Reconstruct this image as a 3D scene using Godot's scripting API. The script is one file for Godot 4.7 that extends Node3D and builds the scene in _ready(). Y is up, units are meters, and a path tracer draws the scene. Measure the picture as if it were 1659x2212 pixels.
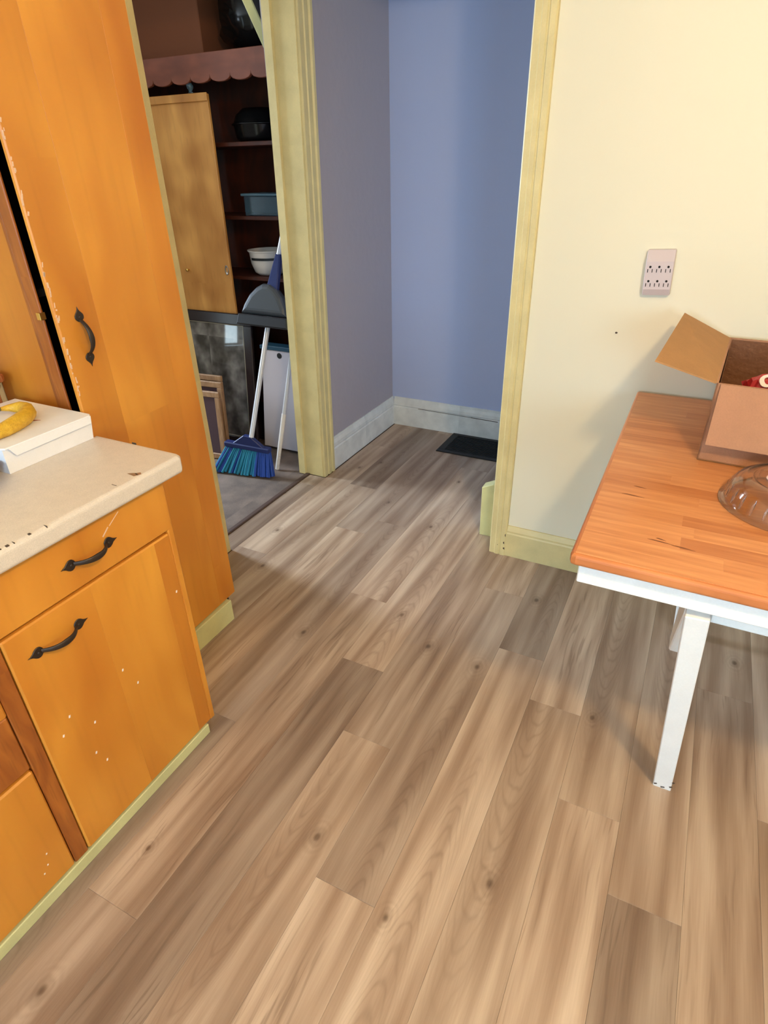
extends Node3D
# Coordinates in this file: x to the right along the cream wall, y up, d = depth away from the camera (z = -d). Metres.

var used := {}
var M := {}

# ---------------------------------------------------------------- helpers: points and meshes
func P(x: float, y: float, d: float) -> Vector3:
	return Vector3(x, y, -d)

func start() -> SurfaceTool:
	var st := SurfaceTool.new()
	st.begin(Mesh.PRIMITIVE_TRIANGLES)
	return st

# one flat triangle whose front looks towards n
func tri(st: SurfaceTool, a: Vector3, b: Vector3, c: Vector3, n: Vector3, ua := Vector2.ZERO, ub := Vector2.ZERO, uc := Vector2.ZERO) -> void:
	var face := (c - a).cross(b - a)
	if face.dot(n) < 0.0:
		var t := b
		b = c
		c = t
		var tu := ub
		ub = uc
		uc = tu
		face = -face
	var nn := face.normalized()
	st.set_normal(nn)
	st.set_uv(ua)
	st.add_vertex(a)
	st.set_normal(nn)
	st.set_uv(ub)
	st.add_vertex(b)
	st.set_normal(nn)
	st.set_uv(uc)
	st.add_vertex(c)

func quad(st: SurfaceTool, a: Vector3, b: Vector3, c: Vector3, e: Vector3, n: Vector3, ua := Vector2.ZERO, ub := Vector2.ZERO, uc := Vector2.ZERO, ue := Vector2.ZERO) -> void:
	tri(st, a, b, c, n, ua, ub, uc)
	tri(st, a, c, e, n, ua, uc, ue)

# triangle with a normal for each corner
func stri(st: SurfaceTool, p: Array, nn: Array, uv: Array) -> void:
	var face: Vector3 = (p[2] - p[0]).cross(p[1] - p[0])
	var order := [0, 1, 2]
	if face.dot(nn[0] + nn[1] + nn[2]) < 0.0:
		order = [0, 2, 1]
	for k in order:
		st.set_normal(nn[k])
		st.set_uv(uv[k])
		st.add_vertex(p[k])

# a box with chamfered edges
func box(st: SurfaceTool, x0: float, x1: float, y0: float, y1: float, d0: float, d1: float, bev := 0.002, xf := Transform3D()) -> void:
	var lo := Vector3(x0, y0, -d1)
	var hi := Vector3(x1, y1, -d0)
	var size := hi - lo
	bev = minf(bev, minf(size.x, minf(size.y, size.z)) * 0.45)
	var c := (lo + hi) / 2.0
	var h := size / 2.0
	var v := func(s: Vector3, ax: int) -> Vector3:
		var q := Vector3(s.x * h.x, s.y * h.y, s.z * h.z)
		for k in 3:
			if k != ax:
				q[k] -= s[k] * bev
		return xf * (c + q)
	for ax in 3:
		var u := (ax + 1) % 3
		var w := (ax + 2) % 3
		for s in [-1.0, 1.0]:
			var n := Vector3.ZERO
			n[ax] = s
			var pts := []
			for k in [[-1, -1], [1, -1], [1, 1], [-1, 1]]:
				var sg := n
				sg[u] = k[0]
				sg[w] = k[1]
				pts.append(v.call(sg, ax))
			quad(st, pts[0], pts[1], pts[2], pts[3], xf.basis * n)
		if bev > 0.00005:
			for su in [-1.0, 1.0]:
				for sw in [-1.0, 1.0]:
					var a := Vector3.ZERO
					a[ax] = -1
					a[u] = su
					a[w] = sw
					var b := a
					b[ax] = 1
					var n2 := Vector3.ZERO
					n2[u] = su
					n2[w] = sw
					quad(st, v.call(a, u), v.call(b, u), v.call(b, w), v.call(a, w), xf.basis * n2)
	if bev > 0.00005:
		for sx in [-1.0, 1.0]:
			for sy in [-1.0, 1.0]:
				for sz in [-1.0, 1.0]:
					var s3 := Vector3(sx, sy, sz)
					tri(st, v.call(s3, 0), v.call(s3, 1), v.call(s3, 2), xf.basis * s3)

func inset(poly: PackedVector2Array, by: float) -> PackedVector2Array:
	var out := PackedVector2Array()
	var n := poly.size()
	for i in n:
		var a := (poly[i] - poly[(i + n - 1) % n]).normalized()
		var b := (poly[(i + 1) % n] - poly[i]).normalized()
		var na := Vector2(-a.y, a.x)
		var nb := Vector2(-b.y, b.x)
		var m := na + nb
		var k := m.length_squared()
		out.append(poly[i] + m * (2.0 * by / maxf(k, 0.35)))
	return out

# a polygon (x, y of xf) extruded along z of xf from z0 to z1, its rims rounded by bev in steps
func extrude(st: SurfaceTool, poly: PackedVector2Array, z0: float, z1: float, bev := 0.001, xf := Transform3D(), steps := 1) -> void:
	if Geometry2D.is_polygon_clockwise(poly):
		poly = poly.duplicate()
		poly.reverse()
	var n := poly.size()
	var rings := []
	var zs := []
	if bev <= 0.0:
		rings = [poly, poly]
		zs = [z0, z1]
	else:
		for k in steps + 1:
			var t := float(k) / steps * PI / 2.0
			rings.append(inset(poly, bev * (1.0 - sin(t))))
			zs.append(z0 + bev * (1.0 - cos(t)))
		for k in steps + 1:
			var t := float(steps - k) / steps * PI / 2.0
			rings.append(inset(poly, bev * (1.0 - sin(t))))
			zs.append(z1 - bev * (1.0 - cos(t)))
	for r in rings.size() - 1:
		for i in n:
			var j := (i + 1) % n
			var e := poly[j] - poly[i]
			var out := xf.basis * Vector3(e.y, -e.x, 0)
			if r < steps and bev > 0.0:
				out = out.normalized() - xf.basis.z.normalized() * 0.5
			elif r > steps and bev > 0.0:
				out = out.normalized() + xf.basis.z.normalized() * 0.5
			quad(st, xf * Vector3(rings[r][i].x, rings[r][i].y, zs[r]), xf * Vector3(rings[r][j].x, rings[r][j].y, zs[r]), xf * Vector3(rings[r + 1][j].x, rings[r + 1][j].y, zs[r + 1]), xf * Vector3(rings[r + 1][i].x, rings[r + 1][i].y, zs[r + 1]), out)
	for cap in [[rings[0], zs[0], -1.0], [rings[-1], zs[-1], 1.0]]:
		var ring: PackedVector2Array = cap[0]
		var idx := Geometry2D.triangulate_polygon(ring)
		for k in range(0, idx.size(), 3):
			var q := []
			for m in 3:
				q.append(xf * Vector3(ring[idx[k + m]].x, ring[idx[k + m]].y, cap[1]))
			tri(st, q[0], q[1], q[2], xf.basis.z * cap[2], ring[idx[k]], ring[idx[k + 1]], ring[idx[k + 2]])

# profile of (radius, height) turned round y of xf
func lathe(st: SurfaceTool, prof: PackedVector2Array, segs := 32, xf := Transform3D()) -> void:
	var nrm := PackedVector2Array()
	for i in prof.size():
		var t := (prof[mini(i + 1, prof.size() - 1)] - prof[maxi(i - 1, 0)]).normalized()
		nrm.append(Vector2(t.y, -t.x))
	for i in prof.size() - 1:
		for s in segs:
			var a0 := TAU * s / segs
			var a1 := TAU * (s + 1) / segs
			var p := []
			var q := []
			var uv := []
			for c in [[i, a0], [i, a1], [i + 1, a1], [i + 1, a0]]:
				var k: int = c[0]
				var a: float = c[1]
				p.append(xf * Vector3(prof[k].x * cos(a), prof[k].y, prof[k].x * sin(a)))
				q.append((xf.basis * Vector3(nrm[k].x * cos(a), nrm[k].y, nrm[k].x * sin(a))).normalized())
				uv.append(Vector2(a / TAU, float(k) / prof.size()))
			if prof[i].x > 1e-5:
				stri(st, [p[0], p[1], p[2]], [q[0], q[1], q[2]], [uv[0], uv[1], uv[2]])
			if prof[i + 1].x > 1e-5:
				stri(st, [p[0], p[2], p[3]], [q[0], q[2], q[3]], [uv[0], uv[2], uv[3]])

# a round tube through points with a radius for each
func tube(st: SurfaceTool, pts: PackedVector3Array, rad: PackedFloat32Array, segs := 14, squash := 1.0, upv := Vector3.UP) -> void:
	var n := pts.size()
	var ring := []
	var nrm := []
	for i in n:
		var t := (pts[mini(i + 1, n - 1)] - pts[maxi(i - 1, 0)]).normalized()
		var a := t.cross(upv)
		if a.length() < 0.01:
			a = t.cross(Vector3.RIGHT)
		a = a.normalized()
		var b := a.cross(t).normalized()
		var rp := []
		var rn := []
		for s in segs:
			var g := TAU * s / segs
			var o := a * cos(g) + b * sin(g) * squash
			rp.append(pts[i] + o * rad[i])
			rn.append((a * cos(g) * squash + b * sin(g)).normalized())
		ring.append(rp)
		nrm.append(rn)
	for i in n - 1:
		for s in segs:
			var k := (s + 1) % segs
			var u0 := Vector2(float(s) / segs, float(i) / n)
			stri(st, [ring[i][s], ring[i][k], ring[i + 1][k]], [nrm[i][s], nrm[i][k], nrm[i + 1][k]], [u0, u0, u0])
			stri(st, [ring[i][s], ring[i + 1][k], ring[i + 1][s]], [nrm[i][s], nrm[i + 1][k], nrm[i + 1][s]], [u0, u0, u0])
	for e in [0, n - 1]:
		var dir: Vector3 = (pts[0] - pts[1]) if e == 0 else (pts[n - 1] - pts[n - 2])
		for s in segs:
			tri(st, pts[e], ring[e][s], ring[e][(s + 1) % segs], dir)

# frame of axes: x, y given, z = their cross
func frame(o: Vector3, x: Vector3, y: Vector3) -> Transform3D:
	x = x.normalized()
	var z := x.cross(y).normalized()
	return Transform3D(Basis(x, z.cross(x).normalized(), z), o)

# a bar with a rectangular section w x t between two points; wide direction along "wide"
func bar(st: SurfaceTool, a: Vector3, b: Vector3, w: float, t: float, wide: Vector3, bev := 0.002) -> void:
	var y := (b - a).normalized()
	var x := (wide - y * wide.dot(y)).normalized()
	var z := x.cross(y)
	var xf := Transform3D(Basis(x, y, z), a)
	box(st, -w / 2, w / 2, 0, (b - a).length(), -t / 2, t / 2, bev, xf)

# ---------------------------------------------------------------- helpers: nodes
func numbered(called: String) -> String:
	if not used.has(called):
		used[called] = 0
		return called
	used[called] += 1
	return "%s_%03d" % [called, used[called]]

func thing(called: String, label: String, category: String, at := Vector3.ZERO, group := "") -> Node3D:
	var o := Node3D.new()
	o.name = numbered(called)
	add_child(o)
	o.position = at
	tag(o, label, category, group)
	return o

func tag(o: Node3D, label: String, category: String, group := "") -> void:
	if label != "":
		o.set_meta("label", label)
	if category != "":
		o.set_meta("category", category)
	if group != "":
		o.set_meta("group", group)

# commits a mesh made in scene coordinates as one part under parent
func obj(called: String, st, mat: Material, parent: Node3D = null) -> MeshInstance3D:
	var o := MeshInstance3D.new()
	o.mesh = st.commit() if st is SurfaceTool else st
	o.material_override = mat
	if parent == null:
		o.name = numbered(called)
		add_child(o)
	else:
		o.name = called
		parent.add_child(o, true)
		var at := Vector3.ZERO
		var p: Node = parent
		while p != self:
			at += (p as Node3D).position
			p = p.get_parent()
		o.position = -at
	return o

func struct(called: String, st, mat: Material, label: String, category: String) -> MeshInstance3D:
	var o := obj(called, st, mat)
	o.set_meta("kind", "structure")
	tag(o, label, category)
	return o

func box_part(called: String, mat: Material, parent: Node3D, x0: float, x1: float, y0: float, y1: float, d0: float, d1: float, bev := 0.002) -> MeshInstance3D:
	var st := start()
	box(st, x0, x1, y0, y1, d0, d1, bev)
	return obj(called, st, mat, parent)

# ---------------------------------------------------------------- helpers: textures and materials
func mat(color: Color, rough := 0.6, metal := 0.0) -> StandardMaterial3D:
	var m := StandardMaterial3D.new()
	m.albedo_color = color
	m.roughness = rough
	m.metallic = metal
	return m

func rgb(r: int, g: int, b: int) -> Color:
	return Color(r / 255.0, g / 255.0, b / 255.0)

func noise(sd: int, freq: float, octaves := 3) -> FastNoiseLite:
	var n := FastNoiseLite.new()
	n.seed = sd
	n.noise_type = FastNoiseLite.TYPE_SIMPLEX_SMOOTH
	n.frequency = freq
	n.fractal_octaves = octaves
	return n

func picture(w: int, h: int, data: PackedByteArray) -> ImageTexture:
	return ImageTexture.create_from_image(Image.create_from_data(w, h, false, Image.FORMAT_RGB8, data))

func put(data: PackedByteArray, at: int, c: Vector3) -> void:
	data[at] = int(clampf(c.x, 0.0, 1.0) * 255.0)
	data[at + 1] = int(clampf(c.y, 0.0, 1.0) * 255.0)
	data[at + 2] = int(clampf(c.z, 0.0, 1.0) * 255.0)

# oak-look vinyl plank: u across (w), v along (h)
func plank_texture(sd: int, w: int, h: int, cathedral: bool) -> ImageTexture:
	var rng := RandomNumberGenerator.new()
	rng.seed = sd * 77 + 5
	var broad := noise(sd, 1.0, 2)
	var fine := noise(sd + 50, 1.0, 2)
	var warp := noise(sd + 90, 1.0, 2)
	var knots := []
	for k in rng.randi_range(1, 2):
		knots.append([rng.randf_range(0.15, 0.85), rng.randf_range(0.05, 0.95), rng.randf_range(0.035, 0.07)])
	var cx := rng.randf_range(0.25, 0.75)
	var span := rng.randf_range(0.28, 0.4)
	var vc := rng.randf_range(0.2, 0.8)
	var data := PackedByteArray()
	data.resize(w * h * 3)
	for j in h:
		var v := float(j) / h
		for i in w:
			var u := float(i) / w
			var pu := u
			var dark := 0.0
			for k in knots:
				var du: float = u - k[0]
				var dv: float = (v - k[1]) * 5.2
				var r: float = sqrt(du * du + dv * dv) / k[2]
				if r < 5.0:
					pu += 0.04 * exp(-r * r * 0.12) * signf(du) * minf(1.0, absf(du) * 30.0)
					dark += exp(-r * r * 1.2) * 0.5 + 0.13 * exp(-r * r * 0.12) * (0.5 + 0.5 * sin(r * 5.0 + 2.0 * warp.get_noise_2d(u * 6.0, v * 30.0)))
			var b := broad.get_noise_2d(pu * 2.1, v * 1.3)
			var f := fine.get_noise_2d(pu * 34.0, v * 9.0)
			var mid := warp.get_noise_2d(pu * 6.0 + 4.0, v * 2.0)
			var tone := 0.54 + b * 0.58 + f * 0.085 + mid * 0.13
			if cathedral:
				var x := (pu - cx - 0.05 * warp.get_noise_2d(v * 4.0, 3.0)) / span
				var ring := v * 13.0 + x * x * 3.2 * signf(0.5 - vc) + 0.22 * warp.get_noise_2d(pu * 4.0, v * 9.0)
				var line := pow(0.5 + 0.5 * sin(ring * TAU * 1.6), 5.0)
				var fade := exp(-x * x * 1.1) * clampf(1.6 - absf(v - vc) * 3.2, 0.0, 1.0)
				dark += 0.17 * line * fade * (0.7 + 0.6 * f)
			else:
				var g := smoothstep(0.18, 0.55, warp.get_noise_2d((pu + 0.02 * sin(v * 23.0)) * 15.0 + 9.0, v * 5.0))
				dark += 0.22 * g * clampf(0.35 + 1.3 * warp.get_noise_2d(pu * 2.0 + 9.0, v * 2.0), 0.0, 1.0)
			tone = clampf(tone, 0.0, 1.0)
			var c := Vector3(0.575, 0.47, 0.385).lerp(Vector3(0.835, 0.755, 0.665), tone)
			c = c.lerp(Vector3(0.30, 0.215, 0.155), clampf(dark, 0.0, 0.85))
			put(data, (j * w + i) * 3, c)
	return picture(w, h, data)

# finished plywood / wood: streaks along v between two colours
func wood_texture(sd: int, w: int, h: int, dark: Vector3, light: Vector3, across: float, along: float, blotch: float, fleck := 0.0) -> ImageTexture:
	var a := noise(sd, 1.0, 3)
	var b := noise(sd + 7, 1.0, 2)
	var c := noise(sd + 13, 1.0, 2)
	var data := PackedByteArray()
	data.resize(w * h * 3)
	for j in h:
		var v := float(j) / h
		for i in w:
			var u := float(i) / w
			# far ends fade into the start so that repeats join
			var mu := clampf((u - 0.75) * 4.0, 0.0, 1.0)
			var mv := clampf((v - 0.75) * 4.0, 0.0, 1.0)
			var wob := 0.05 * b.get_noise_2d(u * 2.0, v * 2.5)
			var n1 := lerpf(a.get_noise_2d((u + wob) * across, v * along), a.get_noise_2d((u + wob) * across, (v - 1.0) * along), mv)
			if mu > 0.0:
				n1 = lerpf(n1, lerpf(a.get_noise_2d((u - 1.0 + wob) * across, v * along), a.get_noise_2d((u - 1.0 + wob) * across, (v - 1.0) * along), mv), mu)
			var n2 := lerpf(b.get_noise_2d(u * 3.0 + 20.0, v * 3.5), b.get_noise_2d(u * 3.0 + 20.0, (v - 1.0) * 3.5), mv)
			if mu > 0.0:
				n2 = lerpf(n2, lerpf(b.get_noise_2d((u - 1.0) * 3.0 + 20.0, v * 3.5), b.get_noise_2d((u - 1.0) * 3.0 + 20.0, (v - 1.0) * 3.5), mv), mu)
			var t := 0.5 + 0.55 * n1 + blotch * n2
			var s := fleck * maxf(0.0, c.get_noise_2d(u * across * 9.0, v * along * 5.0) - 0.25)
			put(data, (j * w + i) * 3, dark.lerp(light, clampf(t, 0.0, 1.0)) * (1.0 - s))
	return picture(w, h, data)

# even speckle: base colour with blotches and grains
func speckle_texture(sd: int, w: int, base: Vector3, spread: float, grain: float) -> ImageTexture:
	var a := noise(sd, 0.02, 3)
	var rng := RandomNumberGenerator.new()
	rng.seed = sd
	var data := PackedByteArray()
	data.resize(w * w * 3)
	for j in w:
		for i in w:
			var k := 1.0 + spread * a.get_noise_2d(i, j) + grain * rng.randfn()
			put(data, (j * w + i) * 3, base * k)
	return picture(w, w, data)

func tri_mat(tex: Texture2D, scale: float, rough: float, tint := Color.WHITE) -> StandardMaterial3D:
	var m := mat(tint, rough)
	m.albedo_texture = tex
	m.uv1_triplanar = true
	m.uv1_scale = Vector3.ONE * scale
	return m

func bumpy(m: StandardMaterial3D, freq: float, strength: float, scale: float, depth: float) -> StandardMaterial3D:
	var t := NoiseTexture2D.new()
	t.width = 256
	t.height = 256
	t.seamless = true
	t.as_normal_map = true
	t.bump_strength = strength
	t.noise = noise(31, freq, 4)
	m.normal_enabled = true
	m.normal_texture = t
	m.normal_scale = depth
	m.uv1_triplanar = true
	m.uv1_scale = Vector3.ONE * scale
	return m

func glow(c: Color, e: float) -> StandardMaterial3D:
	var m := mat(c, 0.5)
	m.emission_enabled = true
	m.emission = c
	m.emission_energy_multiplier = e
	return m

func light_area(called: String, at: Vector3, towards: Vector3, size: Vector2, c: Color, e: float) -> void:
	var l := AreaLight3D.new()
	l.name = called
	l.area_size = size
	l.light_color = c
	l.light_energy = e
	l.area_normalize_energy = true
	l.shadow_enabled = true
	l.set("area_range", 30.0)
	add_child(l)
	l.position = at
	l.basis = Basis.looking_at(towards, Vector3.UP)

# ---------------------------------------------------------------- the scene
func _ready() -> void:
	# camera
	var cam := Camera3D.new()
	cam.name = "camera"
	cam.fov = 80.81
	cam.near = 0.05
	cam.far = 60.0
	add_child(cam)
	cam.transform = Transform3D(Basis(Vector3(0.89384, -0.01716, -0.44806), Vector3(-0.20918, 0.86791, -0.45054), Vector3(0.39661, 0.49643, 0.77218)).orthonormalized(), P(0, 1.45, 0))
	cam.current = true
	# sky and exposure
	var sky := ProceduralSkyMaterial.new()
	sky.sky_top_color = Color(0.55, 0.68, 0.88)
	sky.sky_horizon_color = Color(0.86, 0.9, 0.95)
	sky.ground_bottom_color = Color(0.35, 0.36, 0.33)
	sky.ground_horizon_color = Color(0.6, 0.62, 0.6)
	var env := Environment.new()
	env.background_mode = Environment.BG_SKY
	env.sky = Sky.new()
	env.sky.sky_material = sky
	env.background_energy_multiplier = 2.0
	env.ambient_light_source = Environment.AMBIENT_SOURCE_DISABLED
	env.tonemap_mode = Environment.TONE_MAPPER_LINEAR
	env.tonemap_exposure = 1.0
	env.sdfgi_enabled = true
	env.ssao_enabled = true
	env.ssil_enabled = true
	var we := WorldEnvironment.new()
	we.name = "environment"
	we.environment = env
	add_child(we)
	# lights: kitchen lamp (warm), daylight at the windows (cool), one cool fill added
	var lamp := OmniLight3D.new()
	lamp.name = "kitchen_lamp_light"
	lamp.light_color = Color(1.0, 0.87, 0.66)
	lamp.light_energy = 1.85
	lamp.light_size = 0.075
	lamp.omni_range = 12.0
	lamp.omni_attenuation = 2.0
	lamp.shadow_enabled = true
	add_child(lamp)
	lamp.position = P(0.50, 2.11, 0.20)
	var day := Color(0.68, 0.86, 1.0)
	light_area("kitchen_window_light", P(2.08, 1.55, -3.38), Vector3(-0.42, -0.1, -1), Vector2(0.8, 1.2), day, 7.5)
	light_area("kitchen_added_fill_light", P(-0.5, 1.6, -3.38), Vector3(0.02, -0.12, -1), Vector2(0.9, 1.1), Color(0.72, 0.87, 1.0), 8.0)  # added fill through an invented window, lifts the shadows with cool light
	light_area("pantry_window_light", P(-4.44, 1.55, 2.0), Vector3(1, -0.3, 0.03), Vector2(0.6, 1.1), Color(0.84, 0.92, 1.0), 15.0)
	light_area("pantry_door_light", P(-4.68, 1.2, 0.0), Vector3(1, 0, 0), Vector2(0.44, 1.8), Color(0.85, 0.95, 1.0), 1.4)
	light_area("hallway_window_light", P(1.15, 1.4, 2.85), Vector3(-1, -0.05, -0.1), Vector2(0.6, 1.0), Color(0.72, 0.85, 1.0), 0.9)

	make_materials()
	build_room()
	build_floor()
	build_trim()
	build_lower_cabinet()
	build_tall_cabinet()
	build_table()
	build_box()
	build_pantry()
	build_details()

func make_materials() -> void:
	M.wall = bumpy(mat(rgb(226, 218, 192), 0.7), 0.03, 2.0, 3.0, 0.06)
	M.hall = bumpy(mat(rgb(178, 185, 214), 0.65), 0.02, 4.0, 2.2, 0.12)
	M.hall_left = bumpy(mat(rgb(170, 160, 164), 0.65), 0.02, 4.0, 2.2, 0.16)
	M.ceiling = mat(rgb(238, 235, 228), 0.9)
	M.trim = tri_mat(speckle_texture(3, 256, Vector3(0.835, 0.765, 0.545), 0.06, 0.006), 1.3, 0.45)
	M.trim_pale = tri_mat(speckle_texture(4, 256, Vector3(0.80, 0.78, 0.56), 0.06, 0.006), 1.3, 0.5)
	M.white_base = tri_mat(speckle_texture(5, 256, Vector3(0.86, 0.85, 0.82), 0.08, 0.008), 1.7, 0.45)
	M.white_paint = tri_mat(speckle_texture(6, 256, Vector3(0.945, 0.935, 0.915), 0.02, 0.006), 1.7, 0.4)
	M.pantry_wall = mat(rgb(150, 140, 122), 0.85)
	M.pantry_floor = tri_mat(speckle_texture(8, 256, Vector3(0.43, 0.37, 0.33), 0.22, 0.03), 1.1, 0.7)
	M.subfloor = mat(rgb(70, 58, 48), 0.9)
	M.joint = mat(rgb(88, 66, 50), 0.8)
	# cabinets
	var amber := wood_texture(11, 256, 512, Vector3(0.76, 0.465, 0.145), Vector3(0.905, 0.63, 0.24), 8.0, 0.7, 0.4, 0.06)
	M.amber = tri_mat(amber, 1.0, 0.38)
	M.amber.uv1_offset = Vector3(0.3, 0.0, 0.21)
	M.amber_flat = tri_mat(amber, 0.62, 0.36)
	M.amber_side = tri_mat(amber, 0.8, 0.45, rgb(222, 206, 180))
	M.amber_flat.uv1_offset = Vector3(0.1, 0.13, 0.4)
	M.amber_dark = tri_mat(wood_texture(12, 256, 512, Vector3(0.53, 0.275, 0.085), Vector3(0.71, 0.42, 0.155), 22.0, 1.0, 0.3, 0.2), 1.6, 0.45)
	M.edge_wear = mat(rgb(226, 190, 160), 0.7)
	M.iron = mat(rgb(52, 40, 32), 0.45, 0.35)
	M.dark = mat(rgb(22, 14, 10), 0.8)  # tall cabinet inside: shade behind the ajar door put into the colour
	M.counter = tri_mat(speckle_texture(21, 512, Vector3(0.85, 0.80, 0.745), 0.02, 0.03), 2.4, 0.42)
	M.chip = mat(rgb(150, 112, 80), 0.8)
	M.chip_dark = mat(rgb(72, 58, 46), 0.8)
	# paper, card, food
	M.white_card = tri_mat(speckle_texture(22, 256, Vector3(0.95, 0.94, 0.94), 0.02, 0.004), 2.0, 0.55)
	M.card_fold = mat(rgb(190, 182, 180), 0.7)
	M.cardboard = tri_mat(speckle_texture(23, 256, Vector3(0.66, 0.475, 0.35), 0.05, 0.015), 2.0, 0.8)
	M.cardboard_in = tri_mat(speckle_texture(24, 256, Vector3(0.65, 0.475, 0.29), 0.05, 0.015), 2.0, 0.8)
	M.banana = tri_mat(wood_texture(25, 128, 128, Vector3(0.78, 0.58, 0.12), Vector3(0.93, 0.76, 0.26), 6.0, 6.0, 0.5, 0.5), 9.0, 0.5)
	M.banana_tip = mat(rgb(96, 84, 40), 0.7)
	M.blue = mat(rgb(10, 92, 190), 0.4)
	M.red = mat(rgb(176, 36, 40), 0.35)
	M.letter = mat(rgb(244, 232, 222), 0.5)
	# metals, plastics, glass
	M.outlet = mat(rgb(196, 180, 178), 0.45)
	M.black = mat(rgb(14, 13, 14), 0.5)
	M.hole = mat(rgb(20, 14, 12), 0.9)
	M.vent = mat(rgb(26, 23, 22), 0.5, 0.3)
	M.black_gloss = mat(rgb(16, 16, 17), 0.18)
	M.pan = mat(rgb(66, 70, 76), 0.4)
	M.pan_lip = mat(rgb(28, 28, 32), 0.5)
	M.silver = mat(rgb(206, 203, 204), 0.38, 0.25)
	M.broom_blue = mat(rgb(24, 38, 92), 0.4)
	M.bin = mat(rgb(196, 186, 190), 0.5)
	M.teal = mat(rgb(22, 62, 80), 0.5)
	M.pot = mat(rgb(214, 204, 196), 0.35)
	M.brass = mat(rgb(214, 176, 96), 0.25, 0.9)
	M.steel = mat(rgb(170, 160, 150), 0.3, 0.9)
	M.frame_wood = tri_mat(wood_texture(26, 128, 128, Vector3(0.52, 0.38, 0.27), Vector3(0.72, 0.57, 0.42), 12.0, 1.0, 0.3), 4.0, 0.5)
	M.frame_dark = mat(rgb(44, 34, 34), 0.16)
	M.bead = mat(rgb(150, 140, 122), 0.4, 0.4)
	M.print_dark = mat(rgb(74, 54, 60), 0.4)
	M.clear = mat(Color(0.97, 0.95, 0.93, 0.0), 0.05)
	M.clear.refraction_enabled = true
	M.clear.refraction_scale = 0.05
	M.pane = mat(Color(0.96, 0.98, 1.0, 0.05), 0.02)
	M.pane.transparency = BaseMaterial3D.TRANSPARENCY_ALPHA
	M.tub = mat(Color(0.30, 0.44, 0.52, 0.30), 0.2)
	M.tub.transparency = BaseMaterial3D.TRANSPARENCY_ALPHA
	M.lamp = glow(Color(1.0, 0.9, 0.74), 2.0)

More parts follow.
